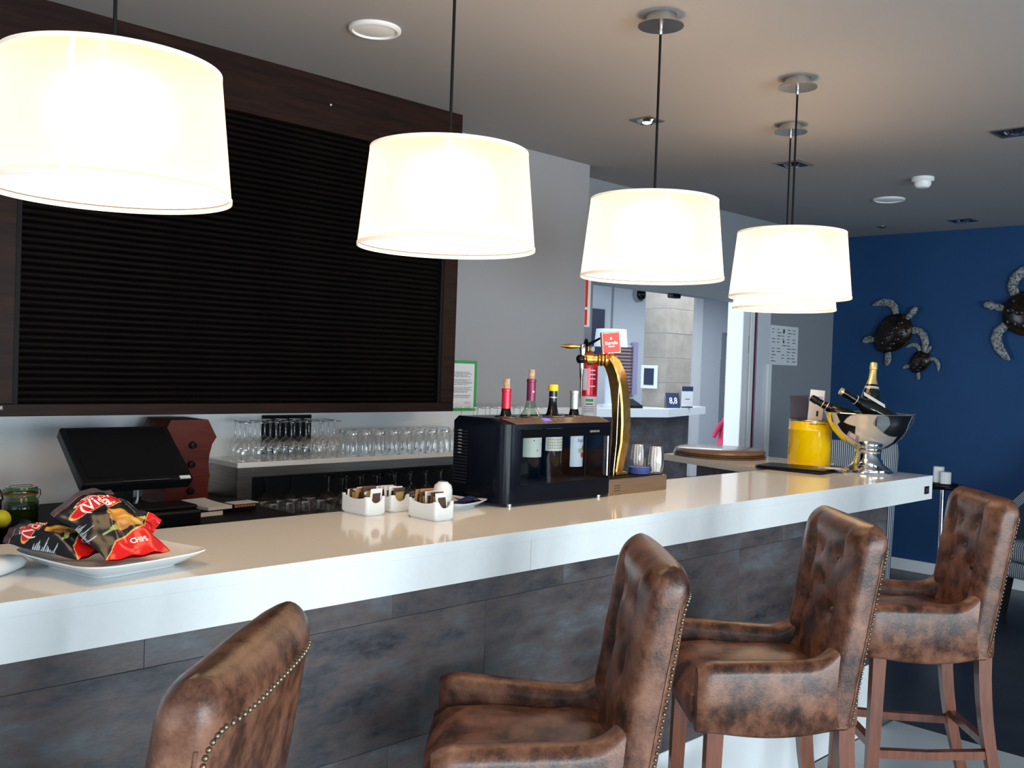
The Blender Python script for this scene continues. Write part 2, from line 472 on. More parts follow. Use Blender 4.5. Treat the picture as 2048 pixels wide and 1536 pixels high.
nt_ = thing('wall_notice', 'white printed evacuation plan in clear holder on grey wall', 'notice', (7.07, 4.005, 1.78))
obj('sheet', B(-0.22, 0.22, -0.006, 0.0, -0.155, 0.155), 'paper_lilac' if False else 'label_white', nt_)
pl = new_bm()
for r in range(11):
    for c in range(5):
        if random.random() < 0.72:
            x = -0.19 + c * 0.08; z = 0.125 - r * 0.025
            box(pl, x, x + 0.02 + random.random() * 0.045, -0.008, -0.006, z - 0.003, z + 0.002)
box(pl, -0.02, 0.0, -0.008, -0.006, 0.10, 0.125); box(pl, -0.02, 0.0, -0.008, -0.006, 0.02, 0.04)
o = obj('print', pl, 'joint_dark', nt_)

# ---------------------------------------------------------------- ceiling fittings
def speaker(loc, label, r=0.093):
    t = thing('ceiling_speaker', label, 'speaker', loc)
    obj('rim', L([(r, 0), (r, -0.008), (r * 0.93, -0.013), (r * 0.86, -0.013), (r * 0.84, -0.006)], 32), 'white_paint', t, 40)
    obj('grille', L([(0, -0.012), (r * 0.6, -0.011), (r * 0.84, -0.006)], 32), 'white_paint', t, 40)
speaker((2.121, 2.86, CEIL), 'round white flush speaker in ceiling before the dark shutter')
speaker((6.33, 2.857, CEIL), 'round white flush speaker in ceiling near blue wall', 0.10)
sd = thing('smoke_detector', 'domed white smoke detector on ceiling near blue wall', 'detector', (5.758, 2.40, CEIL))
obj('base', L([(0.062, 0), (0.062, -0.018), (0.054, -0.026)], 28), 'white_paint', sd, 40)
obj('dome', L([(0.048, -0.02), (0.046, -0.045), (0.034, -0.06), (0, -0.064)], 28), 'white_gloss', sd, 40)
def downlight(loc, label, s=0.085, on=False):
    t = thing('downlight', label, 'downlight', loc)
    bm = new_bm()
    for x0, x1, y0, y1 in ((-s, s, -s, -s + 0.018), (-s, s, s - 0.018, s), (-s, -s + 0.018, -s + 0.018, s - 0.018), (s - 0.018, s, -s + 0.018, s - 0.018)):
        box(bm, x0, x1, y0, y1, -0.006, 0.0)
    obj('trim', bm, 'nickel', t)
    obj('backing', B(-s + 0.018, s - 0.018, -s + 0.018, s - 0.018, -0.003, 0.0), 'interior_black', t)
    obj('reflector', L([(0.050, -0.004), (0.036, -0.016), (0.022, -0.014), (0.022, -0.006)], 24), 'chrome', t, 40)
    obj('lamp', L([(0, -0.020), (0.015, -0.018), (0.024, -0.012)], 20), 'spot_lamp' if on else 'spot_lamp_off', t, 40)
downlight((3.729, 2.873, CEIL), 'lit square recessed downlight over the back counter aisle', 0.06, True)
downlight((4.996, 2.818, CEIL), 'square chrome downlight behind the cables of the far pendants')
downlight((4.933, 1.632, CEIL), 'square chrome downlight above the lounge side of bar end')
downlight((7.45, 2.80, CEIL), 'square chrome downlight close to the blue wall')
dsp = thing('ceiling_sensor', 'tiny round sensor in ceiling by corner of blue wall', 'sensor', (7.45, 3.41, CEIL))
obj('disc', L([(0.035, 0), (0.035, -0.006), (0.02, -0.012), (0, -0.013)], 20), 'nickel', dsp, 40)

# ---------------------------------------------------------------- pendants
def pendant(x, y, label, zb=1.855, power=5.2):
    t = thing('pendant_lamp', label, 'lamp', (x, y, CEIL), group='drum pendants over the bar')
    zt, rb, rt = zb + 0.262 - CEIL, 0.2375, 0.211
    zb = zb - CEIL
    cn = obj('canopy', L([(0, -0.001), (0.052, -0.001), (0.052, -0.030), (0.056, -0.033), (0.076, -0.033), (0.076, -0.038), (0, -0.039)], 32), 'nickel', t, 30)
    obj('cable_grip', L([(0.007, -0.039), (0.007, -0.062), (0.004, -0.066)], 12), 'nickel', cn, 40)
    obj('cable', T([(0, 0, -0.05), (0, 0, zt - 0.0)], 0.0042, 8), 'black_matte', t, 60)
    sh = obj('lamp_shade', L([(rb, zb), (rb - (rb - rt) * 0.5, (zb + zt) / 2), (rt, zt)], 72), 'shade_fabric', t, 60)
    obj('rim', L([(rb + 0.0012, zb), (rb + 0.0012, zb + 0.009), (rb - 0.002, zb + 0.009), (rb - 0.002, zb - 0.001), (rb + 0.0012, zb)], 72), 'shade_trim', sh, 30)
    obj('rim', L([(rt + 0.0012, zt), (rt + 0.0012, zt - 0.008), (rt - 0.002, zt - 0.008), (rt - 0.002, zt + 0.001), (rt + 0.0012, zt)], 72), 'shade_trim', sh, 30)
    sm = new_bm()
    a = radians(228)
    w = 0.006
    q = []
    for ang in (a - w / rb, a + w / rb):
        q.append(((rb + .001) * cos(ang), (rb + .001) * sin(ang), zb + .01)); q.append(((rt + .001) * cos(ang), (rt + .001) * sin(ang), zt - .01))
    obj('seam', (q, [(0, 2, 3, 1)]), 'shade_trim', sh)
    obj('diffuser', L([(0, zb + 0.012), (rb - 0.004, zb + 0.012)], 48), 'diffuser', t)
    sp = new_bm()
    for k in range(3):
        tube(sp, [(0, 0, zt - 0.012), ((rt - .002) * cos(2 * pi * k / 3), (rt - .002) * sin(2 * pi * k / 3), zt - 0.006)], 0.0025, 6)
    obj('spider', sp, 'white_paint', t)
    obj('socket', L([(0, zt), (0.018, zt - 0.002), (0.018, zt - 0.06), (0, zt - 0.06)], 16), 'white_paint', t, 40)
    obj('bulb', L([(0, zt - 0.15), (0.02, zt - 0.143), (0.03, zt - 0.12), (0.024, zt - 0.09), (0.014, zt - 0.06)], 16), 'diffuser', t, 60)
    l = bpy.data.lights.new('bulb_light', 'POINT'); l.energy = power; l.color = WARM; l.shadow_soft_size = 0.05
    lo = bpy.data.objects.new('bulb_light', l); COL.objects.link(lo); lo.parent = t; lo.location = (0, 0, (zb + zt) / 2 + 0.03)
pendant(0.835, 2.0, 'drum pendant lamp hanging above the plate of chip bags', 1.865)
pendant(1.742, 2.0, 'drum pendant lamp hanging above the white sachet holders')
pendant(2.652, 2.0, 'drum pendant lamp hanging above the wine cooler and beer tap')
pendant(3.562, 2.0, 'drum pendant lamp between the beer tap and the yellow bucket')
pendant(4.20, 2.385, 'drum pendant lamp above the corner by the yellow bucket', 1.855)

# ================================================================ the bar
bc = thing('bar_countertop', 'long polished white stone bar top with thick front apron', 'countertop', (0, 0, 0))
obj('slab', B(-1.2, 4.68, 1.845, 2.40, 1.0717, 1.10, 0.0004, 1), 'quartz', bc)
obj('apron_panel', B(-1.2, 1.949, 1.8452, 1.868, 0.99, 1.07165), 'quartz', bc)
obj('apron_panel', B(1.9505, 4.68, 1.8452, 1.868, 0.99, 1.07165), 'quartz', bc)
obj('end_panel', B(4.655, 4.6795, 1.868, 2.398, 0.99, 1.0716, 0.001, 1), 'quartz', bc)
obj('underside', B(-1.2, 4.655, 1.868, 2.395, 0.992, 1.0715), 'quartz', bc)
sk = obj('power_socket', B(4.588, 4.640, 1.8425, 1.8456, 1.017, 1.053, 0.002, 1), 'black_plastic', bc)
obj('socket_insert', B(4.600, 4.628, 1.8412, 1.8426, 1.025, 1.045, 0.001, 1), 'joint_dark', sk)

bb = thing('bar_counter_body', 'bar front clad in dark mottled panels over a white plinth', 'bar', (0, 0, 0))
obj('carcass', B(-1.2, 4.245, 1.889, 2.34, 0.305, 0.988), 'joint_dark', bb)
obj('plinth', B(-1.2, 4.262, 1.868, 2.34, 0.0, 0.3035, 0.002, 1), 'white_paint', bb)
obj('end_cladding', B(4.246, 4.258, 1.867, 2.34, 0.306, 0.988), 'reception_dark', bb)
for (z0, z1, j0) in ((0.9259, 0.9885, 1.490), (0.6159, 0.9251, 1.805), (0.3060, 0.6151, 1.490)):
    e = [-1.2] + [j0 + 0.62 * k for k in range(-5, 6) if -1.2 < j0 + 0.62 * k < 4.2] + [4.2445]
    for a, b in zip(e, e[1:]):
        if b - a < 0.02: continue
        p = obj('cladding_panel', B(0.0004, b - a - 0.0004, 0, 0.0235, 0, z1 - z0, 0.0006, 1), 'porcelain_panel', bb)
        p.location = (a, 1.865 + random.uniform(0, 0.0006), z0)

rc = thing('return_counter', 'short beige return counter behind the yellow bucket', 'counter', (0, 0, 0))
obj('worktop', prism(new_bm(), [(4.15, 2.401), (4.80, 2.401), (4.80, 3.22), (4.36, 3.16)], 1.066, 1.099), 'quartz', rc)
obj('support_panel', B(4.66, 4.70, 2.42, 3.15, 0, 1.065), 'wall_grey', rc)
obj('inner_shelf', B(4.25, 4.66, 2.42, 3.15, 0.90, 0.92), 'steel_brushed', rc)

# ---------------------------------------------------------------- wall cabinet with tambour shutter
cb = thing('shutter_cabinet', 'dark wenge wall cabinet closed by a ribbed roller shutter', 'cabinet', (0, 0, 0))
obj('fascia', B(0.90, 3.132, 3.507, 3.766, 2.506, 2.7295, 0.002, 1), 'wenge', cb)
obj('stile', B(0.90, 1.155, 3.507, 3.766, 1.362, 2.5055, 0.002, 1), 'wenge', cb)
obj('stile', B(3.050, 3.132, 3.507, 3.766, 1.362, 2.5055, 0.002, 1), 'wenge', cb)
obj('bottom_rail', B(0.90, 3.132, 3.507, 3.766, 1.320, 1.3615, 0.002, 1), 'wenge', cb)
obj('backing', B(1.155, 3.05, 3.56, 3.766, 1.3615, 2.506), 'tambour', cb)
obj('guide_channel', B(1.156, 1.172, 3.512, 3.56, 1.362, 2.5055), 'black_matte', cb)
obj('guide_channel', B(3.033, 3.049, 3.512, 3.56, 1.362, 2.5055), 'black_matte', cb)
prof = [(3.559, 0.0), (3.540, 0.001), (3.533, 0.006), (3.532, 0.0115), (3.533, 0.017), (3.540, 0.022), (3.559, 0.023)]
sl0 = obj('shutter_slat', loft(new_bm(), [[(1.173, y, z) for y, z in prof], [(3.032, y, z) for y, z in prof]]), 'tambour', cb, 50)
sl0.location.z = 1.3635
for k in range(1, 48):
    s = sl0.copy(); COL.objects.link(s); s.parent = cb; s.location.z = 1.3635 + k * 0.0238
obj('screw_cap', L([(0.0045, 0), (0.003, 0.0015), (0, 0.002)], 12), 'paper', cb, mtx=Matrix.Translation((2.385, 3.5068, 2.62)) @ Matrix.Rotation(pi / 2, 4, 'X'))
bd = obj('badge', B(1.100, 1.128, 3.5055, 3.507, 1.340, 1.358), 'joint_dark', cb)
lettering('lettering', '8', 0.016, 'paper', bd, lambda x, y: (1.119 + x, 3.5050, 1.349 + y))

# ---------------------------------------------------------------- back counter and glass shelf unit
kc = thing('back_counter', 'black back counter under the till and red chest', 'counter', (0, 0, 0))
obj('worktop', B(-0.6, 1.992, 3.02, 3.7625, 0.945, 0.980, 0.003, 1), 'black_matte', kc)
for k in range(4):
    x0 = -0.58 + k * 0.64
    dd = obj('cupboard_door', B(x0, x0 + 0.63, 3.05, 3.07, 0.10, 0.94, 0.002, 1), 'reception_dark', kc)
    obj('handle', B(x0 + 0.50, x0 + 0.60, 3.035, 3.05, 0.86, 0.875), 'nickel', dd)
obj('carcass', B(-0.6, 1.99, 3.07, 3.7625, 0.0, 0.945), 'joint_dark', kc)

gs = thing('glass_shelf_unit', 'stainless back shelf with stone top carrying upturned glasses', 'shelf', (0, 0, 0))
obj('top_slab', B(1.994, 4.30, 3.500, 3.7625, 1.104, 1.125, 0.002, 1), 'quartz', gs)
obj('side_panel', B(2.002, 2.012, 3.53, 3.7625, 0.0, 1.104), 'steel_brushed', gs)
obj('stile', B(2.002, 2.066, 3.510, 3.53, 0.0, 1.104, 0.001, 1), 'steel_brushed', gs)
obj('top_rail', B(2.066, 4.28, 3.510, 3.53, 1.064, 1.104, 0.001, 1), 'steel_brushed', gs)
obj('back_panel', B(2.012, 4.28, 3.750, 3.7625, 0.0, 1.104), 'joint_dark', gs)
obj('inner_shelf', B(2.012, 4.28, 3.53, 3.75, 0.845, 0.860), 'steel_brushed', gs)
obj('plinth_panel', B(2.066, 4.28, 3.512, 3.53, 0.0, 0.845), 'steel_brushed', gs)

# glasses
def wine_glass_proto(name, label, group, h=0.158, rb=0.034, rr=0.027, foot=0.032, bowl=0.085, m='glass', stem_m='glass'):
    t = thing(name, label, 'glass', (0, 0, 0), group=group)        # upside down: rim at z=0
    obj('bowl', L([(rr, 0), (rr * 1.08, bowl * 0.2), (rb, bowl * 0.55), (rb * 0.88, bowl * 0.82), (rb * 0.42, bowl * 0.98), (0.005, bowl * 1.06)], 20), m, t, 60)
    obj('rim', L([(rr + .0007, 0), (rr + .0007, 0.002), (rr - .0007, 0.002), (rr - .0007, 0), (rr + .0007, 0)], 20), 'glass_rim', t, 60)
    obj('stem', L([(0.0055, bowl * 1.04), (0.0035, bowl * 1.2), (0.0035, h - 0.014), (0.007, h - 0.005)], 10), stem_m if stem_m != 'glass' else 'glass_rim', t, 60)
    obj('foot', L([(0.006, h - 0.006), (foot * 0.6, h - 0.002), (foot, h), (foot, h - 0.0015), (foot * 0.5, h - 0.004)], 20), stem_m if stem_m != 'glass' else 'glass_rim', t, 60)
    return t
def tumbler_proto(name, label, group, h=0.108, rb=0.026, rr=0.034):
    t = thing(name, label, 'glass', (0, 0, 0), group=group)
    obj('wall', L([(rr, 0), (rr * 0.97, h * 0.3), (rb * 1.02, h * 0.92), (rb * 0.9, h)], 20), 'glass', t, 60)
    obj('base', L([(rb * 0.98, h - 0.018), (rb, h - 0.012), (rb * 0.94, h), (0, h), ], 20, cap0=True), 'glass_rim', t, 50)
    obj('rim', L([(rr + .0008, 0), (rr + .0008, 0.002), (rr - .0008, 0.002), (rr - .0008, 0), (rr + .0008, 0)], 20), 'glass_rim', t, 60)
    return t
def scatter(proto, spots, z, rows=None):
    for i, (x, y) in enumerate(spots):
        o = proto if i == 0 else copy_tree(proto)
        o.location = (x, y, z); o.rotation_euler.z = random.uniform(0, 6.28)
        if rows:
            per = len(spots) // len(rows)
            r, k = divmod(i, per)
            base, where = rows[r], ''
            if k == 0: where = ', chest end'
            elif k == per - 1: where = ', cooler end'
            o['label'] = base + where
wg = wine_glass_proto('wine_glass', 'stemmed glass upturned among others on the stone shelf', 'upturned wine glasses on the stone shelf')
sp = []
for r, y in enumerate((3.535, 3.612, 3.690)):
    for k in range(7):
        sp.append((2.040 + r * 0.022 + k * 0.072, y + random.uniform(-.004, .004)))
scatter(wg, sp, 1.1255, ['stemmed glass upturned along the front edge of stone shelf', 'stemmed glass upturned in middle row of stone shelf', 'stemmed glass upturned against the wall on stone shelf'])
tm = tumbler_proto('tumbler', 'plain tumbler upturned among others on the stone shelf', 'upturned tumblers on the stone shelf')
sp = []
for r, y in enumerate((3.540, 3.617, 3.694)):
    for k in range(9):
        x = 2.575 + r * 0.03 + k * 0.0765
        sp.append((x, y + random.uniform(-.004, .004)))
scatter(tm, sp, 1.1255, ['tumbler upturned along the front edge of stone shelf', 'tumbler upturned in middle row of stone shelf', 'tumbler upturned against the wall on stone shelf'])
tall = wine_glass_proto('tall_wine_glass', 'tall stemmed glass upturned on the shelf behind the wine cooler', 'tall upturned glasses behind the wine cooler', 0.205, 0.036, 0.028, 0.036, 0.10)
scatter(tall, [(3.34 + 0.085 * k, y) for y in (3.56, 3.68) for k in range(6)], 1.1255, ['tall stemmed glass upturned at shelf edge behind wine cooler', 'tall stemmed glass upturned by wall behind wine cooler'])
# inside the unit
lo = tumbler_proto('water_tumbler', 'wide tumbler stored inside the stainless shelf unit', 'tumblers stored inside the shelf unit', 0.085, 0.030, 0.036)
scatter(lo, [(2.11 + 0.078 * k, y) for y in (3.562, 3.637) for k in range(5)], 0.8605, ['wide tumbler in front row inside stainless shelf unit', 'wide tumbler in back row inside stainless shelf unit'])
bal = wine_glass_proto('balloon_glass', 'balloon glass stored upturned inside the shelf unit', 'balloon glasses stored inside the shelf unit', 0.165, 0.045, 0.034, 0.036, 0.092)
scatter(bal, [(2.56 + 0.096 * k, y) for y in (3.585, 3.69) for k in range(11)], 0.8605, ['balloon glass in front row inside stainless shelf unit', 'balloon glass in back row inside stainless shelf unit'])
tl = wine_glass_proto('teal_stem_glass', 'glass with teal stem stored inside the shelf unit', 'teal stemmed glasses inside the shelf unit', 0.19, 0.032, 0.026, 0.032, 0.095, 'glass', 'glass_teal')
scatter(tl, [(2.245, 3.710), (2.375, 3.710)], 0.8605)

bk = thing('slate_board', 'small black slate board leaning on wall behind upturned glasses', 'board', (2.376, 3.757, 1.1262))
obj('panel', B(-0.125, 0.125, -0.004, 0.004, 0.0, 0.170, 0.002, 1), 'black_matte', bk)

# ---------------------------------------------------------------- green notice on the wall
gn = thing('green_framed_notice', 'typed notice in green frame on wall beside the shutter cabinet', 'notice', (3.405, 3.766, 1.44))
obj('frame', box(box(box(B(-0.11, 0.11, -0.006, 0, 0.11, 0.125), -0.11, 0.11, -0.006, 0, -0.135, -0.12), -0.11, -0.095, -0.006, 0, -0.12, 0.11), 0.095, 0.11, -0.006, 0, -0.12, 0.11), 'green_frame', gn)
sh = obj('sheet', B(-0.095, 0.095, -0.003, -0.001, -0.12, 0.11), 'paper', gn)
tx = new_bm()
zz = 0.066
for blk in (5, 5, 5, 3):
    for k in range(blk):
        w = random.uniform(0.045, 0.083)
        x = -w
        while x < w - 0.004:
            q = min(random.uniform(0.006, 0.02), w - x)
            box(tx, x, x + q, -0.0036, -0.003, zz - 0.0011, zz + 0.0011); x += q + 0.004
        zz -= 0.0062
    zz -= 0.009
obj('print', tx, 'ink', sh)
obj('signature', T([(0.03 + 0.006 * k, -0.0038, -0.093 + 0.006 * sin(k * 2.1)) for k in range(8)], 0.0007, 5), 'ink', sh)

# ---------------------------------------------------------------- till, chest, jars on the back counter
ps = thing('till_monitor', 'black touch screen till tilted back on the back counter', 'till', (1.42, 3.22, 0.9805))
tilt = Matrix.Translation((0, 0.0, 0.215)) @ Matrix.Rotation(radians(-52), 4, 'X')
obj('base', B(-0.13, 0.13, -0.02, 0.20, 0.0, 0.035, 0.01, 2), 'black_plastic', ps)
obj('neck', B(-0.05, 0.05, 0.04, 0.12, 0.03, 0.24, 0.01, 2), 'black_plastic', ps)
scn = obj('screen_housing', B(-0.185, 0.185, -0.022, 0.022, -0.135, 0.135, 0.008, 2), 'black_plastic', ps, mtx=tilt)
obj('screen', B(-0.165, 0.165, -0.0235, -0.021, -0.110, 0.118), 'black_gloss', scn)
obj('bezel_strip', B(-0.06, 0.10, -0.0245, -0.0215, -0.1335, -0.1305), 'nickel', scn)
obj('sticker', B(0.135, 0.172, -0.026, -0.0215, -0.134, -0.122), 'paper', scn)
obj('cable', T([(0.02, 0.00, 0.15), (0.035, -0.02, 0.12), (0.03, -0.03, 0.08), (0.02, -0.02, 0.036)], 0.004, 8), 'paper', ps, 60)
pr = thing('receipt_printer', 'low black receipt printer below the till screen', 'printer', (1.46, 3.04, 0.9805))
obj('case', B(-0.10, 0.14, -0.01, 0.14, 0.0, 0.055, 0.01, 2), 'black_plastic', pr)
obj('lid', B(-0.09, 0.13, 0.0, 0.12, 0.0555, 0.070, 0.006, 2), 'black_matte', pr)

ch = thing('wooden_chest', 'tall red brown wooden box set with sloping lid on back counter', 'box', (1.78, 3.58, 0.9805))
for k, (z0, z1) in enumerate(((0.0, 0.10), (0.101, 0.20))):
    pf = [(-0.095, z0), (0.095, z0), (0.090, z0 + 0.012), (0.086, (z0 + z1) / 2), (0.090, z1 - 0.012), (0.093, z1), (-0.093, z1), (-0.090, z1 - 0.012), (-0.086, (z0 + z1) / 2), (-0.090, z0 + 0.012)]
    dr = obj('drawer', loft(new_bm(), [[(x, -0.085, z) for x, z in pf], [(x, 0.10, z) for x, z in pf]]), 'redwood', ch)
    obj('knob', L([(0.008, 0), (0.008, 0.01), (0.014, 0.014), (0.012, 0.022), (0, 0.024)], 16), 'black_plastic', dr, 40, mtx=Matrix.Translation((0.01, -0.085, (z0 + z1) / 2)) @ Matrix.Rotation(pi / 2, 4, 'X'))
pf = [(-0.10, 0.201), (0.088, 0.201), (0.094, 0.225), (0.112, 0.252), (0.075, 0.320), (-0.075, 0.320), (-0.112, 0.252), (-0.094, 0.225)]
ld = obj('lid', loft(new_bm(), [[(x, -0.095, z) for x, z in pf], [(x, 0.10, z) for x, z in pf]]), 'redwood', ch)
obj('knob', L([(0.008, 0), (0.008, 0.008), (0.014, 0.012), (0.012, 0.02), (0, 0.022)], 16), 'black_plastic', ld, 40, mtx=Matrix.Translation((0.01, -0.095, 0.225)) @ Matrix.Rotation(pi / 2, 4, 'X'))

def pad(x, y, z, rz, sx, sy, h, label, mat='paper', cover=None):
    t = thing('notepad', label, 'notepad', (x, y, z), rz)
    obj('pages', B(-sx / 2, sx / 2, -sy / 2, sy / 2, 0, h, 0.001, 1), mat, t)
    if cover: obj('cover', B(-sx / 2, sx / 2, -sy / 2, sy / 2, h, h + 0.002), cover, t)
    return t
pad(1.70, 3.26, 0.9805, 0.1, 0.11, 0.16, 0.016, 'white notepad with black cover under the topmost pad', cover='black_matte')
tp = pad(1.745, 3.275, 0.9990, 0.12, 0.10, 0.17, 0.012, 'open cream notepad on top of the black notepad')
obj('curled_page', loft(new_bm(), [[(-0.05, -0.085 + 0.17 * k / 8, 0.0125 + 0.008 * (k / 8) ** 3), (0.05, -0.085 + 0.17 * k / 8, 0.0125 + 0.008 * (k / 8) ** 3)] for k in range(9)], closed=False), 'paper', tp)
hd = thing('card_holder', 'black holder with white slip and orange edging beside notepads', 'holder', (1.865, 3.30, 0.9805), 0.1)
obj('tray', B(-0.055, 0.055, -0.07, 0.10, 0, 0.028, 0.006, 2), 'black_matte', hd)
obj('slip', B(-0.05, 0.052, -0.085, -0.02, 0.0285, 0.031), 'paper', hd)
oz = new_bm()
for k in range(7): ellipsoid(oz, (-0.04 + 0.013 * k, -0.076, 0.020), (0.008, 0.004, 0.006), 8, 6)
obj('edging', oz, 'sachet_orange', hd, 60)

jr = thing('clip_top_jar', 'green glass clip top jar of preserves on the back counter', 'jar', (1.138, 3.36, 0.9805))
jr.scale = (1, 1, 0.66)
obj('glass_body', L([(0, 0.002), (0.050, 0.002), (0.055, 0.01), (0.055, 0.115), (0.046, 0.135), (0.046, 0.146)], 28), 'glass_green', jr, 50)
obj('contents', L([(0, 0.005), (0.050, 0.006), (0.052, 0.012), (0.052, 0.10), (0, 0.10)], 24), 'jar_content', jr, 50)
obj('seal_ring', L([(0.047, 0.146), (0.053, 0.147), (0.053, 0.153), (0.047, 0.154)], 28), 'orange_rubber', jr, 40)
ldj = obj('lid', L([(0.049, 0.154), (0.053, 0.158), (0.053, 0.172), (0.049, 0.186), (0, 0.188)], 28), 'glass_green', jr, 40)
obj('bail', T([(0.054, 0.0, 0.12), (0.062, 0, 0.14), (0.060, 0, 0.165), (0.03, 0, 0.192), (-0.03, 0, 0.192), (-0.060, 0, 0.165), (-0.060, 0, 0.13)], 0.0016, 6), 'nickel', jr, 60)
bw = thing('fruit_bowl', 'black bowl holding a lemon beside the jar on back counter', 'bowl', (0.975, 3.10, 0.9805))
bw.scale = (1, 1, 0.55)
obj('dish', L([(0.04, 0), (0.06, 0.02), (0.10, 0.09), (0.102, 0.095), (0.096, 0.092), (0.055, 0.028), (0, 0.02)], 28), 'black_plastic', bw, 50)
lm = tag(obj('lemon', ellipsoid(ellipsoid(new_bm(), (0, 0, 0), (0.033, 0.027, 0.027)), (0.033, 0, 0), (0.006, 0.006, 0.006), 8, 6), 'lemon', None, 60, loc=(0.995, 3.095, 1.045), rot=(0.2, 0.3, 1.0)), 'yellow lemon lying in the black bowl', 'lemon')
sb = thing('sauce_bottle', 'slim brown bottle with beige cap beside the jar', 'bottle', (1.100, 3.50, 0.9805))
sb.scale = (1, 1, 0.64)
obj('body', L([(0, 0), (0.028, 0.002), (0.03, 0.01), (0.03, 0.13), (0.014, 0.17), (0.013, 0.19)], 20), 'sachet_brown', sb, 50)
obj('cap', L([(0.0165, 0.178), (0.0165, 0.212), (0.014, 0.215), (0, 0.215)], 20), 'label_cream', sb, 40)

# ---------------------------------------------------------------- bar stools
def stool_path(hw, wl, rc, n=44):
    segs = []
    L1 = max(wl - rc, 0.001); La = pi / 2 * rc; L2 = 2 * (hw - rc)
    tot = 2 * L1 + 2 * La + L2
    out = []
    for i in range(n):
        s = tot * i / (n - 1)
        if s <= L1: p = (-hw, wl - s); nn = (-1, 0)
        elif s <= L1 + La:
            a = (s - L1) / rc
            p = (-hw + rc - rc * cos(a), rc - rc * sin(a)); nn = (-cos(a), -sin(a))
        elif s <= L1 + La + L2:
            p = (-hw + rc + (s - L1 - La), 0.0); nn = (0, -1)
        elif s <= L1 + 2 * La + L2:
            a = (s - L1 - La - L2) / rc
            p = (hw - rc + rc * sin(a), rc - rc * cos(a)); nn = (sin(a), -cos(a))
        else:
            p = (hw, rc + (s - L1 - 2 * La - L2)); nn = (1, 0)
        out.append((p, nn, s / tot))
    return out
ZB, ZT = 0.610, 1.155
BUT = [(-0.060, 1.045), (0.060, 1.045), (0.0, 0.960), (-0.085, 0.900), (0.085, 0.900)]
SEN = 3.6
def back_params(z):
    f = (z - ZB) / (ZT - ZB)
    a = 0.205 + 0.022 * f
    b = 0.060 - 0.004 * f
    k = (z - (ZT - 0.060)) / 0.060
    if k > 0:
        e = sqrt(max(0.0, 1 - k * k))
        b = b * max(e, 0.08); a = a - 0.040 * (1 - e)
    return a, b, -0.150 - 0.150 * (z - ZB)
def back_pt(th, z):
    a, b, yc = back_params(z)
    c, s_ = cos(th), sin(th)
    x = a * math.copysign(abs(c) ** (2 / SEN), c); y = b * math.copysign(abs(s_) ** (2 / SEN), s_)
    if s_ > 0:
        g = min(1.0, s_ * 2.2)
        full = b / 0.058
        fade = min(1, max(0, (1.15 - z) / 0.08))
        y -= g * full * 0.016 * exp(-((abs(x) - 0.124) / 0.010) ** 2) * fade
        y -= g * full * 0.024 / (1 + exp((abs(x) - 0.124) / 0.006)) * fade
        y += g * full * 0.012 * (1 - (x / 0.124) ** 2) * fade if abs(x) < 0.124 else 0.0
        for bx_, bz in BUT:
            y -= g * 0.016 * exp(-((x - bx_) ** 2 + (z - bz) ** 2) / 0.0004)
        y += g * full * 0.002 * sin(z * 50 + x * 30) * (1 - (x / a) ** 2)
    return Vector((x, yc + y, z))
def back_mesh():
    bm = new_bm()
    levels = [ZB + (ZT - 0.060 - ZB) * i / 30 for i in range(31)] + [ZT - 0.060 + 0.060 * sin(pi / 2 * k / 8) for k in range(1, 9)]
    N = 120
    ths = [2 * pi * k / N for k in range(N)]
    rings = []
    for z in levels:
        # even spacing along the contour
        a, b, yc = back_params(z)
        rings.append([back_pt(t, z) for t in ths])
    return loft(bm, rings)
def arm_mesh(sx):
    rings = []
    N = 22
    for i in range(N + 1):
        f = i / N
        y = -0.203 + 0.448 * f
        xc = sx * (0.158 + 0.080 * f)
        top = 0.782 + 0.012 * f + 0.10 * exp(-(f / 0.15) ** 2)
        bot = 0.612 - 0.022 * sin(pi * min(1, f * 1.1)) * (1 if f < 0.9 else 1)
        hwid = 0.038
        if f > 0.90:
            k = (f - 0.90) / 0.10
            hwid *= 0.55 + 0.45 * sqrt(max(0, 1 - k * k)); top -= 0.016 * k * k
        rr = 0.030
        ring = []
        M = 8
        for k in range(M + 1):
            a = pi * k / M
            ring.append((xc + hwid * cos(a), y, top - rr + rr * sin(a)))
        ring += [(xc - hwid, y, (top + bot) / 2), (xc - hwid, y, bot + 0.01), (xc - hwid + 0.01, y, bot), (xc + hwid - 0.01, y, bot), (xc + hwid, y, bot + 0.01), (xc + hwid, y, (top + bot) / 2)]
        rings.append(ring)
    return loft(new_bm(), rings)
def seat_mesh():
    bm = B(-0.205, 0.205, -0.185, 0.255, 0.640, 0.745, 0.0)
    bmesh.ops.subdivide_edges(bm, edges=bm.edges[:], cuts=13, use_grid_fill=True)
    for v in bm.verts:
        x, y, z = v.co
        u = x / 0.205; w = (y - 0.035) / 0.22
        if z > 0.66:
            k = (z - 0.64) / 0.105
            e = (1 - abs(u) ** 5) * (1 - abs(w) ** 6)
            v.co.z = 0.64 + (0.058 + 0.052 * max(0, e) ** 0.7) * k
            v.co.z += k * 0.007 * sin(x * 34 + y * 12) * sin(y * 23 + 1) * max(0, e)
        taper = 1 + 0.10 * w
        v.co.x *= taper
        if w > 0.7: v.co.y += 0.014 * sin(pi * min(1, max(0, (z - 0.64) / 0.105))) * (1 - u * u)
    return bm
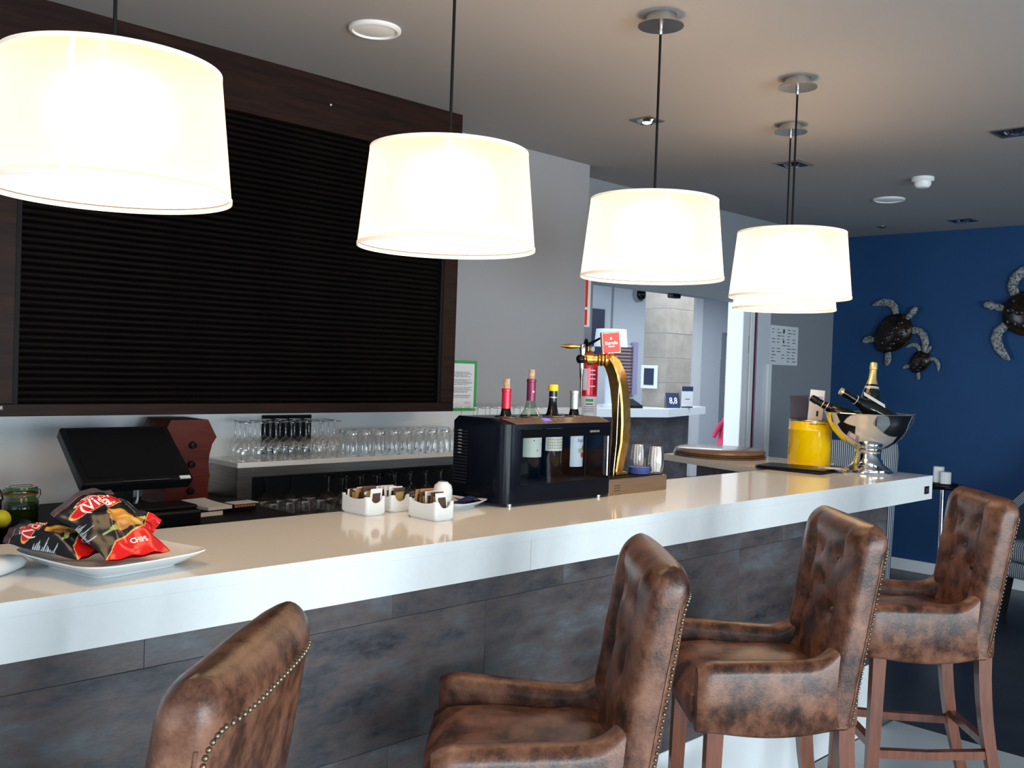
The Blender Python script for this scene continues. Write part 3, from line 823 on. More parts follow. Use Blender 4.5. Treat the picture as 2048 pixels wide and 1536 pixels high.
def leg_mesh(x, y, xb, yb, curve, s0=0.022, s1=0.017):
    pts = []; N = 8
    for i in range(N + 1):
        f = i / N
        pts.append((x + (xb - x) * f, y + (yb - y) * f ** curve, 0.625 - 0.619 * f, s0 + (s1 - s0) * f))
    rings = [[(px + a * s, py + b * s, pz) for a, b in ((-1, -1), (1, -1), (1, 1), (-1, 1))] for px, py, pz, s in pts]
    bm = loft(new_bm(), rings)
    return bm
def make_stool():
    t = thing('bar_stool', '', 'stool', (0, 0, 0))
    obj('backrest', back_mesh(), 'leather', t, 60)
    obj('arm', arm_mesh(-1), 'leather', t, 50); obj('arm', arm_mesh(1), 'leather', t, 50)
    obj('seat', seat_mesh(), 'leather', t, 60)
    ap = B(-0.205, 0.205, -0.19, 0.246, 0.600, 0.690, 0.02, 3)
    obj('seat_rail', ap, 'leather', t, 50)
    bk_ = t.children[0]
    for bx_, bz in BUT:
        a_, b_, yc = back_params(bz)
        obj('button', L([(0.011, 0), (0.009, 0.004), (0, 0.006)], 10), 'leather', bk_, 60, mtx=Matrix.Translation((bx_, yc + b_ - 0.029, bz)) @ Matrix.Rotation(-pi / 2, 4, 'X'))
    RX = 0.955
    ry = (1 - RX ** SEN) ** (1 / SEN)
    for sx in (-1, 1):
        pp = []
        for i in range(19):
            z = 0.63 + i * 0.0245
            a_, b_, yc = back_params(z)
            pp.append((sx * a_ * 0.985, yc - b_ * (1 - 0.985 ** SEN) ** (1 / SEN), z))
        obj('piping', T(pp, 0.0030, 6), 'leather', bk_, 60)
    nl = new_bm()
    pts = []
    for sx in (-1, 1):
        z = 0.625
        while z < 1.050:
            a_, b_, yc = back_params(z)
            pts.append((sx * a_ * RX, yc - b_ * ry, z, sx * 0.6, -0.8))
            z += 0.0135
        for k in range(6):
            q = k / 6 * pi / 2
            z = 1.050 + 0.040 * sin(q)
            a_, b_, yc = back_params(z)
            fx = RX - 0.11 * (1 - cos(q))
            pts.append((sx * a_ * fx, yc - b_ * (1 - fx ** SEN) ** (1 / SEN), z, 0, -1))
    for k in range(25):
        f = -0.84 + 1.68 * k / 24
        z = 1.091
        a_, b_, yc = back_params(z)
        pts.append((f * a_, yc - b_ * (1 - abs(f) ** SEN) ** (1 / SEN), z, 0, -1))
    for x, y, z, nx, ny in pts:
        ellipsoid(nl, (x + nx * 0.001, y + ny * 0.001, z), (0.0044, 0.0044, 0.0044), 7, 5)
    tag(obj('nailhead_trim', nl, 'nail_brass', bk_, 60), kind='stuff')
    for sx in (-1, 1):
        obj('leg', leg_mesh(sx * 0.205, 0.185, sx * 0.215, 0.200, 1.0), 'mahogany', t)
        obj('leg', leg_mesh(sx * 0.165, -0.180, sx * 0.175, -0.290, 2.0), 'mahogany', t)
        obj('stretcher', T([(sx * 0.209, 0.190, 0.275), (sx * 0.192, 0.0, 0.270), (sx * 0.170, -0.205, 0.275)], 0.014, 4, sq=True), 'mahogany', t)
    obj('stretcher', T([(-0.20, 0.192, 0.300), (0.0, 0.200, 0.300), (0.20, 0.192, 0.300)], 0.014, 4, sq=True), 'mahogany', t)
    obj('stretcher', T([(-0.165, -0.215, 0.300), (0.165, -0.215, 0.300)], 0.013, 4, sq=True), 'mahogany', t)
    for sx, sy, by in ((-1, 1, 0.200), (1, 1, 0.200), (-1, -1, -0.290), (1, -1, -0.290)):
        obj('glide', L([(0.012, 0), (0.012, 0.0055), (0, 0.0055)], 12), 'paper', t, loc=(sx * (0.215 if sy > 0 else 0.175), by, 0.0005))
    return t
STOOLS = [((0.582, 1.418), 131, 'brown leather bar stool turned away below the plate of chip bags'),
          ((1.612, 1.462), 137, 'brown leather bar stool drawn up below the wine cooler'),
          ((2.512, 1.450), 137, 'brown leather bar stool standing between two others before the bar'),
          ((3.535, 1.442), 132, 'brown leather bar stool standing at the open end of the bar')]
st0 = make_stool()
for i, (p, a, lab) in enumerate(STOOLS):
    o = st0 if i == 0 else copy_tree(st0)
    o.location = (p[0], p[1], 0); o.rotation_euler = (0, 0, radians(a - 90)); o['label'] = lab; o['group'] = 'leather bar stools along the bar'

# ================================================================ things on the bar
ZB_ = 1.1003
def sq_ring(a, z, n=48, p=7.0, lift=0.0, rc=0.0):
    out = []
    for k in range(n):
        t = 2 * pi * k / n
        c, s = cos(t), sin(t)
        x = math.copysign(abs(c) ** (2 / p), c) * a; y = math.copysign(abs(s) ** (2 / p), s) * a
        cor = (abs(x * y) / (a * a + 1e-9)) ** 3
        out.append((x * (1 + rc * cor), y * (1 + rc * cor), z + lift * cor))
    return out
def square_plate(name, label, loc, rz, a, h):
    t = thing(name, label, 'plate', loc, rz)
    rings = [sq_ring(0.002, h * 0.30), sq_ring(a * 0.62, h * 0.30), sq_ring(a * 0.74, h * 0.45), sq_ring(a * 0.97, h * 0.94, lift=0.006, rc=0.04), sq_ring(a, h, lift=0.007, rc=0.05),
             sq_ring(a, h * 0.9, lift=0.007, rc=0.05), sq_ring(a * 0.78, h * 0.28), sq_ring(a * 0.70, h * 0.16), sq_ring(a * 0.68, 0.0), sq_ring(a * 0.64, 0.0), sq_ring(a * 0.62, h * 0.1), sq_ring(0.002, h * 0.1)]
    obj('dish', loft(new_bm(), rings), 'ceramic', t, 40)
    return t
square_plate('square_plate', 'large white square plate carrying the two chip bags', (0.875, 2.035, ZB_), radians(11), 0.142, 0.032)

# chip bags -------------------------------------------------------
def chip_bag(name, label, org, xa, ya, W, H, Tk, seed, droop=0.0):
    rnd = random.Random(seed)
    ph = [rnd.uniform(0, 6.28) for _ in range(8)]
    xa = Vector(xa).normalized(); ya = Vector(ya); ya = (ya - xa * ya.dot(xa)).normalized(); za = xa.cross(ya)
    M = Matrix(((xa.x, ya.x, za.x, org[0]), (xa.y, ya.y, za.y, org[1]), (xa.z, ya.z, za.z, org[2]), (0, 0, 0, 1)))
    def th(u, v):
        e = max(0.0, 1 - abs(u) ** 2.6) ** 0.75
        b = max(0.0, sin(pi * min(max(v * 0.94 + 0.015, 0), 1))) ** 0.55
        return Tk * e * b
    def S(u, v, side=1, off=0.0):
        w = W / 2 * (1 - 0.05 * sin(pi * v))
        k = th(u, v)
        wr = 0.0045 * sin(4 * u + 3 * v + ph[0]) * sin(7 * v - 2 * u + ph[1]) + 0.0016 * sin(12 * u - 9 * v + ph[2]) + 0.0006 * sin(23 * v + 9 * u + ph[3])
        ed = min(1, 6 * min(v, 1 - v) + 0.05)
        z = k * (1.0 if side > 0 else -0.45) + (wr * ed * (k / Tk) * 1.6 + 0.003 * sin(9 * u + ph[4]) * max(0, 1 - ed)) * (1 if side > 0 else 0.4)
        return Vector((u * w + 0.003 * sin(11 * v + ph[5]), v * H * (1 - 0.17 * max(0, -u) * v), z - 0.02 * max(0, -u) * v * v * droop + off * side))
    def colour(u, v):
        black = (0.010, 0.012, 0.016)
        c = black
        g = max(0, 1 - ((u - 0.3) ** 2 / 0.45 + (v - 0.5) ** 2 / 0.05))
        c = tuple(a + (b - a) * g for a, b in zip(c, (0.040, 0.024, 0.014)))
        # city sketch strokes on the flank
        if u < -0.70 and 0.30 < v < 0.62:
            hgt = 0.5 + 0.5 * sin(v * 95 + 1.3 * sin(v * 40))
            if (u + 1.0) / 0.3 < hgt * (0.6 + 0.4 * sin(v * 57)) and sin(v * 230) > -0.4: c = (0.42, 0.47, 0.52)
        # chips
        for (cu, cv, ru, rv, an, col) in ((0.30, 0.565, 0.36, 0.060, 0.15, (0.80, 0.42, 0.07)), (0.36, 0.50, 0.40, 0.048, 0.05, (0.62, 0.27, 0.06)), (0.22, 0.455, 0.34, 0.045, -0.1, (0.72, 0.33, 0.08)),
                                        (0.45, 0.435, 0.36, 0.045, -0.15, (0.82, 0.45, 0.09)), (0.30, 0.375, 0.36, 0.050, 0.12, (0.66, 0.30, 0.08)), (0.58, 0.375, 0.28, 0.038, -0.2, (0.80, 0.48, 0.12))):
            du, dv = (u - cu + 0.14) / 1.1, (v - cv - 0.01) / 1.3
            q = (du * cos(an) / ru + dv * sin(an) * 2 / ru) ** 2 + ((-du * sin(an) * 0.3 + dv) / rv) ** 2
            if q < 1 + 0.18 * sin(9 * du + 30 * dv):
                c = tuple(k * (0.86 + 0.25 * sin(40 * dv + 6 * du)) for k in col)
        q = ((u + 0.28) / 0.17) ** 2 + ((v - 0.345 - 0.12 * (u + 0.28)) / 0.030) ** 2
        if q < 1: c = (0.36, 0.42, 0.10)
        q = ((u + 0.52) / 0.14) ** 2 + ((v - 0.325) / 0.014) ** 2
        if q < 1: c = (0.30, 0.36, 0.14)
        # red band along the bottom with gold piping
        vb = 0.235 + 0.085 * sin(1.6 * u + 0.1) - 0.16 * max(0, -u - 0.55) * 2
        if v < vb: c = (0.74, 0.012, 0.012)
        elif v < vb + 0.016: c = (0.70, 0.42, 0.13)
        # logo field near the top
        lv = 0.80 + 0.03 * u
        q = (abs(u + 0.05) / 0.80) ** 3 + (abs(v - lv) / 0.082) ** 2.4
        if q < 1: c = (0.66, 0.014, 0.022)
        elif q < 1.28: c = (0.70, 0.42, 0.13)
        q = ((u + 0.05) / 0.45) ** 2 + ((v - 0.895) / 0.030) ** 2
        if q < 1: c = (0.66, 0.014, 0.022)
        elif q < 1.3: c = (0.75, 0.60, 0.40)
        if v > 0.985: c = (0.45, 0.12, 0.13)
        return c
    NU, NV = 84, 120
    vs = []; fs = []; cs = []
    for side in (1, -1):
        b = len(vs)
        for j in range(NV + 1):
            for i in range(NU + 1):
                u = -1 + 2 * i / NU; v = j / NV
                vs.append(tuple(S(u, v, side)))
                cs.append(colour(u, v) if side > 0 else (0.010, 0.012, 0.016) if v > 0.26 else (0.60, 0.012, 0.012))
        for j in range(NV):
            for i in range(NU):
                a = b + j * (NU + 1) + i
                q = (a, a + 1, a + NU + 2, a + NU + 1)
                fs.append(q if side > 0 else q[::-1])
    t = thing(name, label, 'chip bag', (0, 0, 0)); t.matrix_world = M
    o = obj('pouch', (vs, fs), 'bag_print', t)
    for p in o.data.polygons: p.use_smooth = True
    at = o.data.color_attributes.new('print', 'FLOAT_COLOR', 'POINT')
    for k, c in enumerate(cs): at.data[k].color = (*c, 1)
    w2 = W / 2
    fn = lambda cu, cv, sl=0.0: (lambda x, y: S(cu + (x) / w2, cv + (y + sl * x) / H, 1, 0.0009))
    if W < 0.1: return t
    lettering('lettering', 'CHIPS', 0.0165, 'white_print', t, fn(0.16, 0.155), bold=0.0005)
    lettering('logo', '(Vidal', 0.042, 'white_print', t, fn(-0.08, 0.795, 0.10), shear=0.25, bold=0.0006)
    lettering('logo', 'Vicente', 0.012, 'white_print', t, fn(-0.05, 0.897), shear=0.2)
    sv = []; sf = []
    for j in range(2):
        for i in range(25):
            u = -1 + 2 * i / 24
            sv.append(tuple(S(u, 1.0) + Vector((0, j * 0.012, 0.0015 * sin(u * 7)))))
    for i in range(24): sf.append((i, i + 1, i + 26, i + 25))
    obj('crimp', (sv, sf), 'paper_dark', t)
    return t
chip_bag('chip_bag', 'black and red chip bag propped up on the square plate', (0.888, 1.940, 1.134), (0.945, 0.326, -0.03), (0.16, 0.78, 0.42), 0.168, 0.200, 0.026, 3, 1.0)
chip_bag('chip_bag', 'black and red chip bag lying beneath the propped bag', (0.825, 1.990, 1.142), (0.80, 0.62, 0.06), (-0.50, 0.80, 0.15), 0.135, 0.185, 0.028, 11)
chip_bag('chip_bag', 'third chip bag lying behind the propped bag, red end showing', (1.000, 2.108, 1.153), (0.30, -0.42, 0.75), (-0.80, 0.42, -0.02), 0.062, 0.105, 0.012, 21)
wd = thing('napkin_dish', 'folded white napkin bundle lying beside the square plate', 'napkin', (0.640, 2.085, ZB_), radians(25))
obj('fold', loft(new_bm(), [[(0.105 * cos(a) * q, 0.045 * sin(a) * q * (1 - 0.3 * cos(a)), z) for a in [2 * pi * k / 28 for k in range(28)]] for q, z in ((0.75, 0.0), (0.95, 0.006), (1.0, 0.014), (0.9, 0.024), (0.6, 0.032), (0.2, 0.033))]), 'ceramic', wd, 60)

def rr_poly(x0, x1, y0, y1, r00, r10, r11, r01, n=7):
    out = []
    for (cx, cy, r, a0) in ((x0 + r00, y0 + r00, r00, pi), (x1 - r10, y0 + r10, r10, 1.5 * pi), (x1 - r11, y1 - r11, r11, 0), (x0 + r01, y1 - r01, r01, pi / 2)):
        if r < 1e-4: out.append((cx, cy)); continue
        for k in range(n + 1):
            a = a0 + pi / 2 * k / n
            out.append((cx + r * cos(a), cy + r * sin(a)))
    return out

# sachet holders --------------------------------------------------
def holder(label, x0, y0, sx, sy, h, rz=0.0):
    t = thing('sachet_holder', label, 'holder', (x0, y0, ZB_), rz)
    w = 0.005
    def ring(inset, z, notch):
        a, b = sx / 2 - inset, sy / 2 - inset
        out = []
        for x, y in rr_poly(-a, a, -b, b, *(4 * [0.010])):
            out.append((x, y))
        dense = []
        for (x0_, y0_), (x1_, y1_) in zip(out, out[1:] + out[:1]):
            n = max(1, int(sqrt((x1_ - x0_) ** 2 + (y1_ - y0_) ** 2) / 0.003))
            for k in range(n): dense.append((x0_ + (x1_ - x0_) * k / n, y0_ + (y1_ - y0_) * k / n))
        res = []
        for x, y in dense:
            zz = z
            if notch:
                if abs(y) > sy / 2 - 0.012:
                    r = sx / 2 - 0.014
                    if abs(x) < r: zz = z - 0.9 * sqrt(r * r - x * x)
                else: zz = z - 0.010 * cos(pi * y / sy)
            res.append((x, y, zz))
        return res
    r0 = ring(0.006, 0.0, False); n0 = len(r0)
    def fit(r):
        return [r[int(k * len(r) / n0)] for k in range(n0)]
    rings = [r0, fit(ring(0.0, 0.008, False)), fit(ring(0.0, h * 0.42, False)), fit(ring(0.0, h, True)), fit(ring(0.005, h, True)), fit(ring(0.005, h * 0.42, False)), fit(ring(0.006, 0.006, False))]
    obj('body', loft(new_bm(), rings), 'ceramic', t, 40)
def sachets(x0, y0, sx, sy, where, mats, rz, hz=0.066):
    n = len(mats)
    for k, m in enumerate(mats):
        y = -sy / 2 + 0.014 + (sy - 0.030) * k / (n - 1)
        t = thing('sachet', '%s sachet standing %s' % ({'paper': 'white sugar', 'sachet_brown': 'dark brown', 'sachet_orange': 'orange', 'ceramic': 'glossy white'}[m], where), 'sachet', (x0 + random.uniform(-.004, .004), y0 + y, ZB_ + 0.0065), rz + random.uniform(-0.22, 0.22), group='sachets ' + where)
        hh = hz + random.uniform(-0.006, 0.012)
        tl_ = Matrix.Rotation(random.uniform(-0.16, 0.16), 4, 'X')
        pk = obj('packet', B(-0.022, 0.022, -0.0022, 0.0022, 0, hh, 0.0012, 1), m, t, mtx=tl_)
        obj('panel', B(-0.015, 0.015, -0.0026, -0.0022, hh * 0.35, hh * 0.82), {'paper': 'sachet_brown', 'sachet_brown': 'sachet_gold', 'sachet_orange': 'sachet_brown', 'ceramic': 'ink'}[m], pk)
holder('white porcelain sachet holder with orange packet, away from the other two', 1.742, 2.333, 0.070, 0.128, 0.056)
sachets(1.742, 2.333, 0.070, 0.128, 'in the holder nearest the glass shelf', ['paper', 'sachet_brown', 'paper', 'sachet_brown', 'sachet_orange', 'paper', 'sachet_brown', 'paper'], 0.0)
holder('small white porcelain sachet holder squeezed between two others', 1.848, 2.345, 0.072, 0.112, 0.052)
sachets(1.848, 2.345, 0.072, 0.112, 'in the middle porcelain holder', ['sachet_brown', 'ceramic', 'paper', 'sachet_brown', 'paper', 'paper'], 0.0, 0.060)
holder('white porcelain sachet holder standing before the plate of cups', 1.850, 2.155, 0.072, 0.128, 0.056)
sachets(1.850, 2.155, 0.072, 0.128, 'in the holder before the cups', ['paper', 'sachet_brown', 'sachet_brown', 'paper', 'sachet_brown', 'sachet_orange', 'sachet_orange'], 0.0)

square_plate('square_saucer', 'small white square plate under the upturned cups', (2.055, 2.305, ZB_), radians(14), 0.092, 0.020)
for k in range(3):
    t = thing('espresso_cup', 'white espresso cup, %s of the upturned stack' % ('lowest', 'middle', 'topmost')[k], 'cup', (2.035, 2.315, ZB_ + 0.0075 + 0.012 * k), 0.4, group='stack of upturned espresso cups')
    obj('bowl', L([(0.030, 0), (0.0305, 0.004), (0.030, 0.022), (0.026, 0.036), (0.017, 0.043), (0.015, 0.046), (0, 0.0455), (0, 0.0425), (0.016, 0.041), (0.0245, 0.034), (0.0285, 0.021), (0.029, 0.0)], 28), 'ceramic', t, 40)
nv = thing('navy_napkin', 'crumpled navy napkin beside the upturned cups', 'napkin', (2.098, 2.268, ZB_ + 0.012), 0.3)
vs = []; fs = []
for j in range(13):
    for i in range(13):
        x = -0.042 + 0.084 * i / 12; y = -0.030 + 0.06 * j / 12
        vs.append((x, y, 0.012 + 0.007 * sin(60 * x + 25 * y) * cos(75 * y - 20 * x)))
for j in range(12):
    for i in range(12):
        a = j * 13 + i; fs.append((a, a + 1, a + 14, a + 13))
obj('cloth', (vs, fs), 'navy_napkin', nv, 60)
obj('underfold', B(-0.040, 0.040, -0.028, 0.028, 0.0005, 0.006, 0.002, 1), 'navy_napkin', nv)

# wine cooler -----------------------------------------------------
CX0, CX1, CY0, CY1 = 2.165, 2.705, 2.180, 2.425
wc = thing('wine_cooler', 'black countertop wine cooler with glass door holding four bottles', 'wine cooler', (CX0, CY0, ZB_))
W_, D_ = CX1 - CX0, CY1 - CY0
full = rr_poly(0, W_, 0, D_, 0.045, 0.022, 0.012, 0.012)
obj('base', prism(new_bm(), full, 0.010, 0.066), 'cooler_blue_black', wc, 40)
obj('left_column', prism(new_bm(), rr_poly(0, 0.078, 0, D_, 0.045, 0.0, 0.0, 0.012), 0.0662, 0.246), 'cooler_blue_black', wc, 40)
obj('right_column', prism(new_bm(), rr_poly(W_ - 0.028, W_, 0, D_, 0.0, 0.022, 0.012, 0.0), 0.0662, 0.246), 'cooler_blue_black', wc, 40)
obj('back_panel', B(0.078, W_ - 0.028, D_ - 0.02, D_, 0.0662, 0.246), 'interior_black', wc)
obj('top_housing', loft(new_bm(), [[(x, y, 0.2462) for x, y in full], [(x, y, 0.262) for x, y in full], [(0.012 + x * (W_ - 0.024) / W_, 0.046 + y * (D_ - 0.056) / D_, 0.278) for x, y in full]]), 'cooler_blue_black', wc, 40)
ctl = obj('control_strip', ([(0.050, 0.002, 0.2635), (W_ - 0.024, 0.002, 0.2635), (W_ - 0.030, 0.046, 0.2788), (0.026, 0.046, 0.2788), (0.050, 0.002, 0.2605), (W_ - 0.024, 0.002, 0.2605)], [(0, 1, 2, 3), (4, 5, 1, 0)]), 'bronze_box', wc)
cz = lambda f: (0.2638 + 0.0153 * f, 0.002 + 0.044 * f)
def strip_quad(x0, x1, f0, f1, m, nm):
    z0, y0 = cz(f0); z1, y1 = cz(f1)
    obj(nm, ([(x0, y0, z0 + .0006), (x1, y0, z0 + .0006), (x1, y1, z1 + .0006), (x0, y1, z1 + .0006)], [(0, 1, 2, 3)]), m, ctl)
strip_quad(0.205, 0.240, 0.40, 0.85, 'display_blue', 'display')
for k in range(3): strip_quad(0.262 + 0.026 * k, 0.272 + 0.026 * k, 0.55, 0.8, 'silver_foil', 'touch_key')
dr = obj('door', B(0.0785, W_ - 0.0285, 0.0015, 0.0045, 0.0665, 0.2455), 'glass_door', wc)
obj('door_header', B(0.0785, W_ - 0.0285, -0.001, 0.0012, 0.218, 0.2455), 'black_gloss', dr)
obj('door_edge', B(W_ - 0.150, W_ - 0.147, -0.0008, 0.0012, 0.0665, 0.2178), 'black_plastic', dr)
obj('door_pull', B(W_ - 0.036, W_ - 0.030, -0.006, 0.0012, 0.075, 0.215, 0.002, 1), 'nickel', dr)
lettering('logo', 'cavanova', 0.014, 'silver_foil', dr, lambda x, y: (W_ - 0.105 + x, -0.0016, 0.2335 + y), bold=0.0003)
obj('interior_floor', B(0.079, W_ - 0.029, 0.005, D_ - 0.021, 0.0663, 0.0675), 'interior_black', wc)
for k in range(17):
    fin = obj('vent_fin', B(-0.0030, 0.001, D_ - 0.075, D_ - 0.012, 0.060 + k * 0.0105, 0.0645 + k * 0.0105), 'interior_black', wc)
for k in range(8):
    obj('vent_glint', B(-0.0036, -0.0030, D_ - 0.050, D_ - 0.034, 0.157 + k * 0.0105, 0.1605 + k * 0.0105), 'silver_foil', wc)  # pale bars put in as colour for brightness showing through the vents
for fx, fy in ((0.05, 0.02), (W_ - 0.05, 0.02), (0.05, D_ - 0.02), (W_ - 0.05, D_ - 0.02)):
    obj('foot', L([(0.010, 0), (0.010, 0.010)], 12, cap0=True, cap1=True), 'nickel', wc, 40, loc=(fx, fy, 0.0))
def wine_bottle(x, ztop, body, cap, label, rb=0.037, cork=True, yy=2.298, zf=1.172):
    H = ztop - zf
    t = thing('wine_bottle', label, 'bottle', (x, yy, zf))
    hc = H - (0.032 if cork else 0.0)
    obj('body', L([(0, 0.012), (rb * 0.6, 0.004), (rb * 0.9, 0.0), (rb, 0.006), (rb, hc * 0.56), (rb * 0.9, hc * 0.62), (rb * 0.55, hc * 0.69), (0.0155, hc * 0.76), (0.0138, hc * 0.82), (0.0135, hc - 0.004)], 28), body, t, 50)
    if cap:
        z0 = hc * 0.78
        obj('capsule', L([(0.0152, z0), (0.0152, hc - 0.012), (0.0165, hc - 0.011), (0.0165, hc - 0.002), (0.0145, hc), (0, hc)], 24), cap, t, 35)
    if cork: obj('cork', L([(0.0102, hc - 0.005), (0.0105, hc + 0.031), (0.0095, hc + 0.032), (0, hc + 0.032)], 18), 'cork', t, 40)
    obj('collar_ring', L([(0.036, 0.2115), (0.041, 0.213), (0.036, 0.2165)], 28), 'nickel', t, 40, loc=(0, 0, 1.3755 - zf - 0.2110))
    return t, hc
def wrap(rad, z0): return lambda x, y: (rad * sin(x / rad), -rad * cos(x / rad), z0 + y)
b1, _ = wine_bottle(2.285, 1.505, 'bottle_black', 'red_foil', 'wine bottle with bright red capsule and cork in the cooler')
b2, h2 = wine_bottle(2.402, 1.538, 'glass_pale_green', 'plum_foil', 'clear wine bottle with plum capsule and tall cork in the cooler', 0.041)
lb = decal('label', 0.112, 0.100, 18, 1, 'label_cream', b2, wrap(0.0416, 0.122))
lettering('lettering', 'vereda', 0.016, 'card_navy', lb, wrap(0.0420, 0.152), bold=0.0003)
for q in ((-0.018, 0.128), (0.014, 0.115), (-0.004, 0.095)):
    decal('print', 0.004, 0.004, 1, 1, 'ink', lb, wrap(0.0420, 0.0), q[0], q[1])
lettering('lettering', 'o', 0.012, 'white_print', b2.children[1], lambda x, y: (0.0156 * sin((x - 0.004) / 0.0156), -0.0156 * cos((x - 0.004) / 0.0156), 0.292 + y), bold=0.0006)
b3, _ = wine_bottle(2.512, 1.488, 'bottle_black', None, 'dark wine bottle with yellow cap in the cooler', 0.037, False)
lb = decal('label', 0.104, 0.082, 16, 1, 'label_white', b3, wrap(0.0376, 0.130))
tri = []; trf = []
for r in range(4):
    for k in range(12):
        x = -0.046 + k * 0.0078; z = -0.034 + r * 0.0098
        b = len(tri)
        for px, pz in ((x, z), (x + 0.0072, z), (x + 0.0036, z + 0.0085)): tri.append(wrap(0.0381, 0.130)(px, pz))
        trf.append((b, b + 1, b + 2))
obj('triangle_print', (tri, trf), 'label_ochre', lb)
decal('print_line', 0.078, 0.0016, 14, 1, 'sachet_orange', lb, wrap(0.0380, 0.1375))
obj('cap', L([(0.0175, 0.294), (0.0175, 0.312), (0.016, 0.316), (0, 0.316)], 24), 'yellow_cap', b3, 40)
obj('neck_band', L([(0.0150, 0.270), (0.0153, 0.272), (0.0150, 0.274)], 24), 'silver_foil', b3, 40)
b4, _ = wine_bottle(2.625, 1.468, 'bottle_black', 'silver_foil', 'dark wine bottle with silver capsule in the cooler', 0.036, False)
lb = decal('label', 0.080, 0.112, 14, 1, 'label_white', b4, wrap(0.0366, 0.085))
lettering('lettering', 'Sepo', 0.017, 'ink', lb, wrap(0.0370, 0.122), shear=0.3)
def disc_print(cx, cy, rx, ry, m, rad, z0, par):
    vs = [wrap(rad, z0)(cx, cy)] + [wrap(rad, z0)(cx + rx * cos(2 * pi * k / 16), cy + ry * sin(2 * pi * k / 16)) for k in range(16)]
    obj('fruit_print', (vs, [(0, k + 1, (k + 1) % 16 + 1) for k in range(16)]), m, par)
disc_print(0.010, -0.012, 0.009, 0.010, 'red_vivid', 0.0372, 0.082, lb)
disc_print(0.000, 0.004, 0.012, 0.009, 'label_green', 0.0370, 0.082, lb)
disc_print(0.014, 0.013, 0.006, 0.009, 'sachet_orange', 0.0371, 0.082, lb)

# beer tap --------------------------------------------------------
dt = thing('drip_tray_box', 'bronze metal drip tray box beside the wine cooler', 'drip tray', (2.708, 2.195, ZB_))
obj('box', B(0, 0.345, 0, 0.205, 0, 0.056, 0.003, 2), 'bronze_box', dt)
obj('grille_bed', B(0.012, 0.333, 0.012, 0.193, 0.056, 0.0585), 'black_matte', dt)
gb = new_bm()
for k in range(3):
    for q in range(4):
        box(gb, 0.03 + q * 0.009, 0.037 + q * 0.009, -0.0012, 0.0, 0.014 + k * 0.009, 0.0165 + k * 0.009)
obj('engraving', gb, 'sachet_brown', dt)
bt = thing('beer_tap', 'curved brass beer tap column with red badge', 'beer tap', (2.853, 2.285, ZB_ + 0.0588))
hx, hy = -0.7071, 0.7071
cp = [(0.0, 0.0, .024), (-0.006, 0.06, .026), (-0.015, 0.12, .029), (-0.016, 0.19, .031), (-0.012, 0.26, .031), (-0.004, 0.32, .031), (0.008, 0.37, .030), (0.024, 0.405, .028), (0.040, 0.425, .025)]
rings = []
for i, (s, z, q) in enumerate(cp):
    p0 = cp[max(i - 1, 0)]; p1 = cp[min(i + 1, len(cp) - 1)]
    tt = Vector((hx * (p1[0] - p0[0]), hy * (p1[0] - p0[0]), p1[1] - p0[1])).normalized()
    c = Vector((hx * s, hy * s, z))
    ax = Vector((1, 0, 0)); ax = (ax - tt * ax.dot(tt)).normalized(); ay = tt.cross(ax)
    ch_ = 0.006
    q *= 0.86
    rings.append([c + ax * a * q + ay * b * q for a, b in ((-1, -0.8), (-0.8, -1), (0.8, -1), (1, -0.8), (1, 0.8), (0.8, 1), (-0.8, 1), (-1, 0.8))])
colm = obj('column', loft(new_bm(), rings), 'brass', bt, 30)
obj('flange', B(-0.034, 0.034, -0.034, 0.034, 0.0, 0.012, 0.004, 2), 'brass', bt)
obj('drain_pipe', T([(-0.036, -0.02, 0.0), (-0.030, -0.024, 0.12), (-0.030, -0.026, 0.30), (-0.020, -0.022, 0.40)], 0.0022, 6), 'nickel', bt, 60)
hm = Matrix.Translation((hx * 0.03, hy * 0.03, 0.423)) @ Matrix.Rotation(math.atan2(hy, hx), 4, 'Z') @ Matrix.Rotation(pi / 2, 4, 'Y')
obj('shank', L([(0.018, -0.01), (0.020, 0.0), (0.016, 0.008), (0.022, 0.014), (0.024, 0.022), (0.018, 0.029), (0.018, 0.032), (0.021, 0.036), (0.018, 0.041), (0.020, 0.047), (0.015, 0.052), (0.015, 0.064), (0.018, 0.068), (0.018, 0.090), (0.013, 0.093), (0.011, 0.10)], 24), 'brass', bt, 40, mtx=hm @ Matrix.Diagonal((1.22, 1.22, 1, 1)))
obj('tap_body', L([(0, -0.016), (0.012, -0.016), (0.017, -0.006), (0.018, 0.004), (0.012, 0.014), (0, 0.016)], 20), 'black_gloss', bt, 50, loc=(hx * 0.142, hy * 0.142, 0.423))
obj('spout', L([(0.0035, -0.142), (0.0042, -0.140), (0.0050, -0.070), (0.0075, -0.066), (0.009, -0.016), (0.009, 0.0)], 16), 'chrome', bt, 40, loc=(hx * 0.138, hy * 0.138, 0.420))
obj('stem', L([(0.009, 0.0), (0.010, 0.012), (0.012, 0.030), (0.010, 0.046), (0, 0.048)], 18), 'chrome', bt, 40, loc=(hx * 0.136, hy * 0.136, 0.430))
hl = Matrix.Translation((hx * 0.136, hy * 0.136, 0.468)) @ Matrix.Rotation(math.atan2(hy, hx), 4, 'Z') @ Matrix.Rotation(pi / 2, 4, 'Y')
obj('handle', L([(0.004, 0.0), (0.005, 0.02), (0.009, 0.042), (0.0085, 0.058), (0.004, 0.078), (0.0035, 0.082)], 18, cap1=True), 'brass', bt, 40, mtx=hl)
mm = Matrix.Translation((hx * 0.034, hy * 0.034, 0.486)) @ Matrix.Rotation(radians(-34), 4, 'Z') @ Matrix.Rotation(radians(-6), 4, 'Y')
